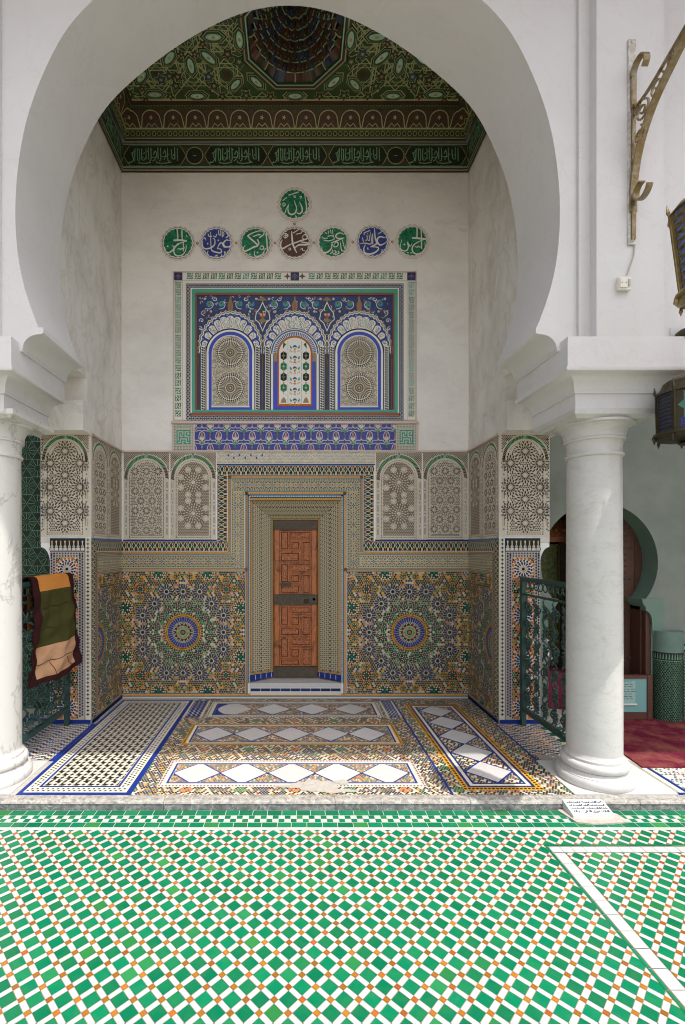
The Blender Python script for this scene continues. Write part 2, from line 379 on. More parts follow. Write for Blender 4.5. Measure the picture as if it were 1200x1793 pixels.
def bricks(x0, x1, y0, y1, ln, c, along='x', g=.0016):
    a = x0 if along == 'x' else y0; e = x1 if along == 'x' else y1; k = 0
    while a < e-1e-4:
        w = ln*(1+(hsh(a, y0)-.5)*.12); b = min(a+w, e)
        if along == 'x': P.rect(a+g, y0+g, b-g, y1-g, c, 1.3+hsh(a)*.8)
        else: P.rect(x0+g, a+g, x1-g, b-g, c, 1.3+hsh(a)*.8)
        a = b
bricks(1.296, 5.5, 2.508, 2.524, .085, 'court_green'); bricks(1.313, 5.5, 2.457, 2.507, .06, 'court_white')
bricks(1.297, 1.312, -.6, 2.506, .085, 'court_green', 'y'); bricks(1.314, 1.373, -.6, 2.455, .085, 'court_white', 'y')
bricks(-4.2, 5.5, EDGE, 2.676, .085, 'court_white'); bricks(-4.2, 5.5, 2.678, 2.727, .083, 'court_green'); bricks(-4.2, 5.5, 2.797, 2.852, .083, 'court_green')
k = 0; x = -4.2
while x < 5.5:
    for r in range(2):
        P.rect(x+.0007, 2.729+r*.034, x+.0338, 2.7623+r*.034, 'court_green' if (k+r) % 2 else 'court_white', 1.3+hsh(x, r))
    x += .0345; k += 1
P.rect(-4.2, EDGE, 5.5, 2.8525, 'court_white', .4); fl = P.build('courtyard_floor')
base = mb.build('courtyard_bed'); struct(base); struct(fl)

# ------------------------------------------------------------------ raised floor of the niche and gallery, with its stone kerb
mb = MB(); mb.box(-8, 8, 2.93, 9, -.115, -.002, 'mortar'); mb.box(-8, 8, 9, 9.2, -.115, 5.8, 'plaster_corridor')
struct(mb.build('gallery_bed'))
mb = MB(); x = -8.
while x < 8:
    w = .55+.5*hsh(x, 3); e = min(8, x+w); j = (hsh(x)-.5)*.004
    mb.prism([(2.860+j, -.115), (2.929, -.115), (2.929, -.0141), (2.860+j, -.0141)], 'x', x+.0012, e-.0012, 'kerb_dark'); mb.prism([(2.857+j, -.014), (2.929, -.014), (2.929, .0015+j*.3), (2.876+j, .0015+j*.3), (2.862+j, -.004)], 'x', x+.0012, e-.0012, 'kerb_stone'); x = e
struct(mb.build('kerb'))

P = Pat(flat(0)); F = P
def field(x0, y0, x1, y1, pit, cols, base='W', r=.40, l=1, rows=None, seedv=0, jit=.0):
    """hexagonal field of small tiles"""
    old = P.clip; P.clip = (x0, y0, x1, y1)
    P.rect(x0, y0, x1, y1, base, 0)
    dy = pit*.866; nj = int((y1-y0)/dy)+2; ni = int((x1-x0)/pit)+2
    for j in range(nj):
        for i in range(ni):
            X = x0+(i+.5*(j % 2))*pit; Y = y0+j*dy
            c = cols(i, j, X, Y)
            if c: P.disc(X, Y, pit*r, c, l, 6, .52)
    P.clip = old
MULTI = ['W', 'K', 'Y', 'P', 'W', 'O', 'K', 'G', 'B', 'W', 'Z', 'W', 'N', 'K', 'R', 'N']
def multi(i, j, X, Y):
    # radial bouquets repeating on a half metre grid, in the manner of mosaic rosettes
    gx, gy = .34, .30
    if (i+j//2) % 3 == j % 2: return 'K'
    u = (X/gx-round(X/gx))*gx; v = (Y/gy-round(Y/gy))*gy; rr = math.hypot(u, v); k = int(rr/.020)
    if k < 2: return ('G' if int(round(X/gx)) % 2 else 'O')
    if k == 2: return 'W'
    if k == 4: return 'Y' if hsh(i, j) > .6 else 'N'
    return MULTI[int(hsh(i//1, j//1, k)*16)]
# middle: one dense mosaic ground, the three rows of marble diamonds let into it
field(-1.0, 2.932, 1.742, 4.80, .0178, multi, 'Z', .47)
def frame(x0, y0, x1, y1, w, c, l=2, dash=None, dc='K'):
    for a in ((x0, y0, x1, y0+w), (x0, y1-w, x1, y1), (x0, y0+w, x0+w, y1-w), (x1-w, y0+w, x1, y1-w)):
        P.rect(*a, c, l)
        if dash:
            hor = a[2]-a[0] > a[3]-a[1]; L0 = (a[2]-a[0]) if hor else (a[3]-a[1]); n = int(L0/dash)
            for i in range(n):
                t = (i+.5)*L0/n
                if hor: P.disc(a[0]+t, (a[1]+a[3])/2, w*.27, dc, l+1, 6)
                else: P.disc((a[0]+a[2])/2, a[1]+t, w*.27, dc, l+1, 6)
def row(y0, y1, cy, cxs, hw, hd, x0, x1, yellow=True, outer='Y'):
    P.rect(x0, y0, x1, y1, 'W', 1.6)
    if yellow: frame(x0, y0, x1, y1, .026, outer, 2.2, .022); e = .030
    else: frame(x0, y0, x1, y1, .03, 'W', 2.2, .026); e = .034
    frame(x0+e, y0+e, x1-e, y1-e, .014, 'W', 2.2); frame(x0+e+.016, y0+e+.016, x1-e-.016, y1-e-.016, .014, 'B', 2.2)
    ee = e+.032
    P.rect(x0+ee, y0+ee, x1-ee, y1-ee, 'Z', 1.8)
    old = P.clip; P.clip = (x0+ee, y0+ee, x1-ee, y1-ee)
    pit = .0165; yy = y0+ee; j = 0
    while yy < y1:
        xx = x0+ee+(j % 2)*pit/2
        while xx < x1:
            P.disc(xx, yy, pit*.45, ['K', 'N', 'O', 'W', 'G', 'R', 'K', 'Y', 'K', 'N'][int(hsh(xx*31, yy*17)*10)], 2.2, 6); xx += pit
        yy += pit*.866; j += 1
    for i, cx in enumerate(cxs):
        P.dia(cx, cy, hw+.013, hd+.013, 'B', 3)
        if y0 > 4.2 and i == 0:
            P.rect(cx-hw-.03, y0+ee, cx, y1-ee, 'B', 3.2)
            P.poly([(cx+hw, cy), (cx+.02, cy+hd), (cx-.08, cy+hd*.92), (cx-hw*.85, cy+hd*.45), (cx-hw, cy), (cx-hw*.85, cy-hd*.45), (cx-.08, cy-hd*.92), (cx+.02, cy-hd)], 'marble_tile', 4)
        else: P.dia(cx, cy, hw, hd, 'marble_tile', 4)
    P.clip = old
row(3.03, 3.41, 3.217, [-.655, -.343, -.023, .285, .603], .152, .150, -.87, .83, outer='P')
row(3.68, 4.12, 3.895, [-.653, -.340, -.030, .278, .583], .150, .145, -.87, .83)
row(4.28, 4.71, 4.495, [-.56, -.205, .157, .525], .160, .150, -.80, .79, yellow=False)
for xa, xb in ((-1.0, -.83), (.82, .95)):          # blue lattice strips beside the back row
    P.rect(xa, 4.27, xb, 4.74, 'B', 1.6); n = int(.47/.03)
    for i in range(n):
        y = 4.27+.03*(i+.5)
        for k in range(4): P.dia(xa+(xb-xa)*(k+.5)/4+(i % 2)*.012, y, .012, .012, 'W', 2.2)
    P.rect(xa, 4.27, xa+.016, 4.74, 'W', 2.6); P.rect(xb-.016, 4.27, xb, 4.74, 'W', 2.6)
# blue divider, then the right hand strip
P.rect(.951, 2.935, .967, 4.78, 'B', 2); P.rect(1.70, 2.935, 1.716, 4.1, 'B', 2)
frame(1.05, 2.99, 1.548, 4.64, .036, 'Y', 2.2, .024); frame(1.088, 3.028, 1.51, 4.602, .016, 'B', 2.2); frame(1.106, 3.046, 1.492, 4.584, .022, 'W', 2.2); frame(1.130, 3.07, 1.468, 4.56, .012, 'B', 2.2)
for cy in (3.24, 3.545, 3.845, 4.15, 4.445):
    P.dia(1.30, cy, .168, .165, 'B', 2.6); P.dia(1.30, cy, .150, .148, 'marble_tile', 3.4)
# left strip: black and white
x0, x1, y0, y1 = -1.70, -1.0, 2.935, 4.77
P.rect(x0, y0, x1, y1, 'B', 1.4); P.rect(x0+.028, y0+.028, x1-.036, y1-.028, 'W', 1.8)
def hatch(x0, y0, x1, y1, pit, c='K'):
    old = P.clip; P.clip = (x0, y0, x1, y1); n = int((y1-y0)/pit)+1; m = int((x1-x0)/pit)+1
    for j in range(n):
        for i in range(m):
            X = x0+i*pit; Y = y0+j*pit; h = pit*.5
            if (i+j) % 2 == 0:
                P.poly([(X-.05*pit, Y+.08*pit), (X+.72*pit, Y-.04*pit), (X+1.08*pit, Y+.50*pit), (X+.31*pit, Y+.60*pit)], c, 2.4)
                P.poly([(X+.10*pit, Y+.62*pit), (X+.42*pit, Y+.58*pit), (X+.62*pit, Y+.92*pit), (X+.25*pit, Y+.98*pit)], c, 2.4)
            else:
                P.poly([(X+.16*pit, Y+.14*pit), (X+.58*pit, Y+.02*pit), (X+.80*pit, Y+.48*pit), (X+.34*pit, Y+.62*pit)], c, 2.4); P.poly([(X+.35*pit, Y+.72*pit), (X+.80*pit, Y+.66*pit), (X+.92*pit, Y+.92*pit), (X+.5*pit, Y+.98*pit)], c, 2.4)
    P.clip = old
def tick(x0, y0, x1, y1, along, pit):
    n = int(((x1-x0) if along == 'x' else (y1-y0))/pit)
    for i in range(n):
        for k in range(2):
            if along == 'x': X = x0+(i+.5+.5*k)*pit; Y = y0+(y1-y0)*(.3+.4*k)
            else: Y = y0+(i+.5+.5*k)*pit; X = x0+(x1-x0)*(.3+.4*k)
            P.poly([(X-.010, Y-.004), (X+.002, Y-.009), (X+.010, Y+.004), (X-.002, Y+.009)], 'K', 2.4)
tick(x0+.03, y0+.03, x1-.04, y0+.09, 'x', .032); tick(x0+.03, y1-.09, x1-.04, y1-.03, 'x', .032)
tick(x0+.03, y0+.09, x0+.09, y1-.09, 'y', .032); tick(x1-.10, y0+.09, x1-.04, y1-.09, 'y', .032)
frame(x0+.092, y0+.092, x1-.10, y1-.092, .016, 'B', 2.4)
hatch(x0+.112, y0+.112, x1-.12, y1-.112, .045)
# outer bays under the railings: blue herringbone with white and rust
def herring(x0, y0, x1, y1, cols):
    P.rect(x0, y0, x1, y1, 'W', 1.2); old = P.clip; P.clip = (x0, y0, x1, y1); w, h = .058, .024; j = 0; Y = y0
    while Y < y1+.06:
        X = x0-(j % 2)*w*.6; i = 0
        while X < x1+.06:
            k = int(hsh(i, j)*len(cols)); a = .9 if (i+j) % 2 else -.9
            P.poly([(X, Y), (X+w*.72, Y+.012*a), (X+w*.80, Y+.012*a+h*.62), (X+w*.08, Y+h*.62)], cols[k], 2)
            P.rect(X+w*.86, Y+h*.1, X+w*1.02, Y+h*.75, 'O' if (i+j) % 3 == 0 else 'K', 2); X += w*1.15; i += 1
        Y += h; j += 1
    P.clip = old
herring(-2.9, 3.42, -1.72, 4.2, ['B', 'B', 'N', 'B', 'K']); herring(1.72, 3.5, 2.36, 4.2, ['A', 'K', 'B', 'K', 'O', 'N'])
P.rect(-1.735, 3.40, -1.702, 4.12, 'B', 2.6); P.rect(-2.9, 3.40, -1.735, 3.418, 'B', 2.6); P.rect(-2.9, 4.19, -1.72, 4.25, 'B', 2.6)
for (a, b) in ((2.05, 2.36),):
    for i in range(5):
        for j in range(10):
            P.rect(a+.062*i, 3.42+.062*j, a+.062*i+.058, 3.42+.062*j+.058, 'court_green' if (i+j) % 2 else 'W', 2.8)
# beyond the right column: white ground with blue, rust and green stars, blue edged
P.rect(2.36, 2.932, 6, 3.36, 'W', 1.4)
P.clip = (2.40, 2.95, 6, 3.36); y = 2.95; j = 0
while y < 3.38:
    x = 2.36+(j % 2)*.014
    while x < 4.4:
        u = (x/.30-round(x/.30)); c = ['B', 'W', 'K', 'W', 'B', 'O', 'W', 'G', 'K', 'W'][int(hsh(x*13, y*29)*10)]
        if c != 'W': P.star(x, y, .013, .007, 4, c, 2, hsh(x, y)*3)
        x += .028
    y += .0225; j += 1
P.clip = None
P.poly([(2.33, 2.935), (2.42, 2.935), (2.42, 3.33), (2.395, 3.33), (2.395, 2.96), (2.33, 2.96)], 'B', 2.6); P.rect(2.42, 2.935, 6, 2.952, 'B', 2.6)
P.rect(-8, 2.932, -2.9, 5, 'W', .6); P.rect(2.36, 3.36, 8, 9, 'W', .2); P.rect(-8, 5, -2.0, 9, 'W', .2)
# worn patch where the mosaic has come away and was made good with mortar
P.clip = (-.3, 2.934, 1.0, 3.3)
def blob(cx, cy, rx, ry, c, l, sd_, n=26):
    P.poly([(cx+rx*(1+.55*(hsh(sd_, i)-.5))*math.cos(2*math.pi*i/n), cy+ry*(1+.55*(hsh(sd_, i)-.5))*math.sin(2*math.pi*i/n)) for i in range(n)], c, l)
blob(.13, 3.05, .14, .07, 'mortar', 5.2, 1); blob(-.02, 3.035, .10, .022, 'mortar', 5.3, 2); blob(.30, 3.09, .05, .03, 'mortar', 5.2, 3); blob(.24, 2.98, .12, .025, 'mortar', 5.25, 4)
P.clip = None
struct(P.build('niche_floor'))
mb = MB()
for xa, xb in ((1.70, 2.33), (-2.75, -1.735)):
    mb = MB(); mb.box(xa, xb, 2.933, 3.40, -.002, .006, 'marble_grey'); struct(mb.build('marble_paving'))

# ================================================================== ARCADE
A_ = [(436, 574), (453, 533), (467, 487), (475.5, 435), (478, 380), (477.5, 320), (466, 237), (452, 188), (434, 139), (410, 88), (388, 48), (359, 16), (326, -14), (281, -52), (226, -92), (174, -122), (118, -150), (60, -168), (0, -174)]
half = [(d/289.9, CAMZ+(960-y)*DF/845) for d, y in A_]
half = catmull(half, 7)
arch = half+[(-x, z) for x, z in half[::-1][1:]]
for _ in range(60): arch = [arch[0]]+[tuple((arch[i-1][k]+2*arch[i][k]+arch[i+1][k])/4 for k in (0, 1)) for i in range(1, len(arch)-1)]+[arch[-1]]
arch = arch             # right springing over the crown to the left one
BAY = 4.0; BX = {1: 4.12+-.045, 0: -.045, -1: -4.0-.045}; ACX = -.045
arc = thing('arcade_wall', 'white plastered courtyard arcade with a tall horseshoe arch resting on two columns', 'arcade')
ZT, ZS = 6.4, 2.70
outl = [(-6.0, ZS), (-6.0, ZT), (6.2, ZT), (6.2, ZS)]
for c in (BAY+ACX, ACX, -BAY+ACX):
    a = [(c+x, z) for x, z in arch]
    outl += [(a[0][0]+.012, ZS)]+a+[(a[-1][0]-.012, ZS)]
outl = [p for p in outl if -6.01 < p[0] < 6.21]
# keep only complete bays: build the wall per bay instead, so every piece is simple
mb = MB()
for c in (BX[1], BX[0], BX[-1]):
    a = [(c+x, z) for x, z in arch]; m = len(a)//2; zt = ZT
    xr, xl = {1: 6.2, 0: 2.015, -1: -2.045}[round(c/4)], {1: 2.015, 0: -2.045, -1: -6.0}[round(c/4)]
    for hf, xe in ((a[:m+1], xr), (a[m:], xl)):
        rt = ({1: 2.5, 0: -1.664, -1: -5.66}[round(c/4)], {1: 5.72, 0: 1.602, -1: -2.40}[round(c/4)])
        prof = ([(rt[1], ZS), (rt[1], hf[0][1]-.004), (hf[0][0], hf[0][1]-.004)]+hf+[(c, zt), (xe, zt), (xe, ZS)]) if xe == xr else (hf+[(hf[-1][0], hf[-1][1]-.004), (rt[0], hf[-1][1]-.004), (rt[0], ZS), (xe, ZS), (xe, zt), (c, zt)])
        n = len(prof)
        mb.add([(x, DF, z) for x, z in prof]+[(x, DR, z) for x, z in prof], [list(range(n)), list(range(n, 2*n))[::-1]]+[(i, n+i, n+(i+1) % n, (i+1) % n) for i in range(n) if not (prof[i][0] == c and prof[(i+1) % n][0] == c)], 'plaster_front')
mb.build('arch_wall', arc, smooth=28)
PIERS = [(-2.03, 1), (1.974, 1), (1.974+4.12, 0), (-2.03-BAY, 0)]
for xc, show in PIERS:
    mb = MB()
    mb.box(xc-.206, xc+.190, 2.83, DF-.0015, 2.742, ZT-.01, 'plaster_front')
    mb.build('pilaster', arc)
    mb = MB(); mb.box(xc-.272, xc+.256, 2.893, DF-.003, 2.743, ZT-.012, 'plaster_front'); mb.build('pilaster_moulding', arc)
    # impost block: profile swept round the pier
    prof = [(0, 2.35), (0, 2.436), (.012, 2.438), (.012, 2.452)]
    for i in range(9):
        t = math.pi/2*i/8; prof.append((.014+.088*(1-math.cos(t)), 2.452+.085*math.sin(t)))
    prof += [(.116, 2.538), (.120, 2.545), (.120, 2.562), (.108, 2.566), (.108, 2.70), (.104, 2.741)]
    x0, x1, y0, y1 = xc-.272, xc+.262, 2.93, 3.452
    mb = MB(); n = len(prof); vs = []
    for o_, z in prof: vs += [(x0-o_, y0-o_, z), (x1+o_, y0-o_, z), (x1+o_, y1+o_*.2, z), (x0-o_, y1+o_*.2, z)]
    fs = [(4*i+k, 4*i+(k+1) % 4, 4*i+4+(k+1) % 4, 4*i+4+k) for i in range(n-1) for k in range(4)]+[(0, 3, 2, 1), (4*n-4, 4*n-3, 4*n-2, 4*n-1)]
    mb.add(vs, fs, 'plaster_front'); mb.build('impost', arc, smooth=30)
    # the little corbels the arches spring from, running through the wall's thickness
    cp = [(0, 2.69), (0, 2.705), (.012, 2.707), (.012, 2.722)]
    for i in range(9):
        t = math.pi/2*i/8; cp.append((.014+.078*(1-math.cos(t)), 2.722+.088*math.sin(t)))
    cp += [(.104, 2.813), (.110, 2.818), (.110, 2.85), (-.06, 2.85), (-.06, 2.69)]
    for sg in (-1, 1):
        xe = xc-.378 if sg < 0 else xc+.378-.01
        mb = MB(); mb.prism([(xe+sg*o_*1.30, z-.018) for o_, z in (cp if sg < 0 else cp[::-1])], 'y', DF-.004, DR+.003, 'plaster_front'); mb.build('arch_corbel', arc, smooth=30)
settle(arc, (0, DF, 0))

# ------------------------------------------------------------------ the roof edge over the courtyard
mb = MB(); mb.box(-6.4, 6.6, 1.93, DF-.002, 5.62, 5.74, 'wood_dark')
ev = thing('eaves', 'dark timber eaves projecting over the top of the courtyard arcade', 'eaves')
mb.build('soffit', ev); mb = MB()
mb.prism([(1.88, 5.742), (1.90, 5.80), (DF-.002, 6.15), (DF-.002, 5.742)], 'x', -6.4, 6.6, 'court_green'); mb.build('roof_slope', ev)
settle(ev, (0, DF, 5.6))

# ------------------------------------------------------------------ columns
def column(xc, label, mt, lean=0):
    t = thing('marble_column', label, 'column', group='marble columns of the arcade'); yc = 3.15; K_ = .85
    mb = MB(); pr = [(.2555, .006), (.262, .014), (.264, .035), (.258, .056), (.250, .062), (.246, .066), (.246, .070)]
    for i in range(7): a = math.pi/2*i/6; pr.append((.246-.026*math.sin(a), .070+.020*(1-math.cos(a))))
    pr += [(.222, .094)]
    for i in range(7): a = -math.pi/2+math.pi*i/6; pr.append((.214+.020*math.cos(a), .122+.026*math.sin(a)))
    pr += [(.205, .150), (.205, .166), (.199, .172), (.193, .180), (.1885, .195)]
    mb.lathe([(r*K_, z) for r, z in pr], xc, yc, mt, 64); mb.build('base', t, smooth=40)
    mb = MB(); mb.lathe([(r*K_, z) for r, z in ((.1885, .195), (.189, .8), (.187, 1.4), (.183, 2.0), (.182, 2.082))], xc, yc, mt, 64); mb.build('shaft', t, smooth=40)
    mb = MB(); pr = [(.182, 2.082)]
    for i in range(5): a = -math.pi/2+math.pi*i/4; pr.append((.186+.012*math.cos(a), 2.096+.013*math.sin(a)))
    pr += [(.184, 2.112), (.187, 2.16), (.193, 2.182), (.206, 2.186), (.208, 2.196), (.202, 2.202)]
    for i in range(9): a = math.pi/2*i/8; pr.append((.205+.058*(1-math.cos(a))*1., 2.204+.078*math.sin(a)))
    pr += [(.268, 2.283), (.268, 2.298)]
    mb.lathe([(r*K_, z) for r, z in pr], xc, yc, mt, 64); mb.build('capital', t, smooth=40)
    mb = MB(); a, b = .252, .285; yc += .03
    mb.add([(xc-.225, yc-.225, 2.296), (xc+.225, yc-.225, 2.296), (xc+.225, yc+.225, 2.296), (xc-.225, yc+.225, 2.296),
            (xc-a, yc-a, 2.318), (xc+a, yc-a, 2.318), (xc+a, yc+a, 2.318), (xc-a, yc+a, 2.318), (xc-a, yc-a, 2.349), (xc+a, yc-a, 2.349), (xc+a, yc+a, 2.349), (xc-a, yc+a, 2.349)],
           [(0, 3, 2, 1), (8, 9, 10, 11)]+[(4*i+k, 4*i+(k+1) % 4, 4*i+4+(k+1) % 4, 4*i+4+k) for i in (0, 1) for k in range(4)], mt)
    mb.build('abacus', t); settle(t, (xc, yc, 0)); return t
column(1.95, 'stout pale marble column with a bare shaft between iron railing and red carpet', 'marble_grey')
column(-1.965, 'white marble column veined in grey, close beside the hanging quilt', 'marble')

# ================================================================== NICHE SHELL
ni = thing('niche', 'deep square alcove with tiled dado, carved plaster panels and bare upper walls', 'alcove')
zt = 5.92
dx0, dx1, dzt = XB(438), XB(598), 1.992       # outer edges of the splayed door surround
mb = MB()
def wallbox(*a): mb.box(*a)
wallbox(-2.2, dx0, DB, DB+.30, -.1, 2.6, 'plaster_niche'); wallbox(dx1, 2.2, DB, DB+.30, -.1, 2.6, 'plaster_niche'); wallbox(dx0, dx1, DB, DB+.30, dzt, 2.6, 'plaster_niche')
wallbox(-2.2, 2.2, DB, DB+.30, 2.6, 6.3, 'plaster_niche'); wallbox(dx0, dx1, DB+.22, DB+.30, -.1, dzt, 'plaster_niche')
mb.build('back_wall', ni)
for sg in (-1, 1):
    mb = MB()
    def sb(x0, x1, *a): mb.box(min(sg*x0, sg*x1), max(sg*x0, sg*x1), *a)
    sb(XW, 2.09, DP, DB-.001, -.1, 1.55, 'plaster_side'); sb(XW, 2.17, DP, DB-.001, 1.55, 2.470, 'plaster_side')
    # swept corbel on the outer side of the pier
    pr = [(2.085, 1.34)]+[(2.09+.08*(1-math.cos(math.pi/2*i/8)), 1.36+.15*math.sin(math.pi/2*i/8)) for i in range(9)]+[(2.17, 1.549), (2.085, 1.549)]
    pr = [(sg*x, z) for x, z in pr]; mb.prism(pr if sg > 0 else pr[::-1], 'y', DP+.004, DP+.30, 'plaster_white')
    mb.build('pier', ni)
    mb = MB(); sb(XW-.002, 2.25, 3.955, DB-.002, 2.470, 2.715, 'plaster_side'); mb.build('pier_cap', ni)
    mb = MB(); sb(XW, 2.25, 4.03, DB-.003, 2.715, 2.93, 'plaster_side'); sb(XW, 2.25, DR+.004, DB-.003, 2.93, 6.2, 'plaster_side'); mb.build('side_wall', ni)
# ================================================================== GALLERY beyond the niche
ga_ = thing('gallery', 'shaded greenish plaster gallery wall with a horseshoe doorway behind the right column', 'building')
DG_ = 4.235
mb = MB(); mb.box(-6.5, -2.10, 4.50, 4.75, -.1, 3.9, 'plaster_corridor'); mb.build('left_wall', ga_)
cx_, zc, ra = 2.67, 1.375, .515
def horse(r, sp=-38, n=40): return [(cx_+r*math.cos(R(sp+(180-2*sp)*i/n)), zc+r*1.02*math.sin(R(sp+(180-2*sp)*i/n))) for i in range(n+1)]
oh = horse(ra); jx = oh[0][0]+.03
mb = MB()
for sgn in (1, -1):
    h = oh[:21] if sgn > 0 else oh[20:][::-1]
    xe = 6.5 if sgn > 0 else 2.10
    jl = cx_+sgn*.455
    prof = [(jl, 0), (jl, h[0][1]-.02)]+h+[(cx_, 3.9), (xe, 3.9), (xe, 0)]
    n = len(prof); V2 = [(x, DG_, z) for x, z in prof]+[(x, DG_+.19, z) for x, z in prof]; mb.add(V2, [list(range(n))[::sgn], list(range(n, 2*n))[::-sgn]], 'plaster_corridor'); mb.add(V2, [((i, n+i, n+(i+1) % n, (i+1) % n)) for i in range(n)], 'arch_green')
mb.build('doorway_wall', ga_, smooth=25)
for sgn in (1, -1):
    mb = MB(); jl = cx_+sgn*.455; zz = oh[0][1]
    pr = [(jl+sgn*.10, zz-.30), (jl+sgn*.005, zz-.30), (jl+sgn*.0, zz-.22)]+[(jl-sgn*(.055*(1-math.cos(math.pi/2*i/6))), zz-.20+.10*math.sin(math.pi/2*i/6)) for i in range(7)]+[(jl-sgn*.055, zz-.07)]+[(jl-sgn*(.055+.03*math.sin(math.pi/2*i/6)), zz-.07+.055*(i/6)) for i in range(7)]+[(jl-sgn*.088, zz+.005), (jl+sgn*.10, zz+.005)]
    mb.prism(pr, 'y', DG_-.012, DG_+.195, 'arch_green'); mb.build('doorway_corbel', ga_, smooth=30)
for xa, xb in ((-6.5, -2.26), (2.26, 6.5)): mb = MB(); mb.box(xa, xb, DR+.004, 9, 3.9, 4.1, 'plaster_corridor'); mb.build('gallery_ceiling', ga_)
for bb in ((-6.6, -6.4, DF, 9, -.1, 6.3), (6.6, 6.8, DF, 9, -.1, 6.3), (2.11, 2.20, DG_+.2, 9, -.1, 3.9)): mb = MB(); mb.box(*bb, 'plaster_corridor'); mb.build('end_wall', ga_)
settle(ga_, (0, DG_, 0))
mb = MB(); mb.box(-6.6, 6.8, DF+.002, 9.2, 6.32, 6.5, 'plaster_corridor'); tag(mb.build('flat_roof'), 'flat plaster roof slab over the alcove and gallery behind the arcade', 'roof')

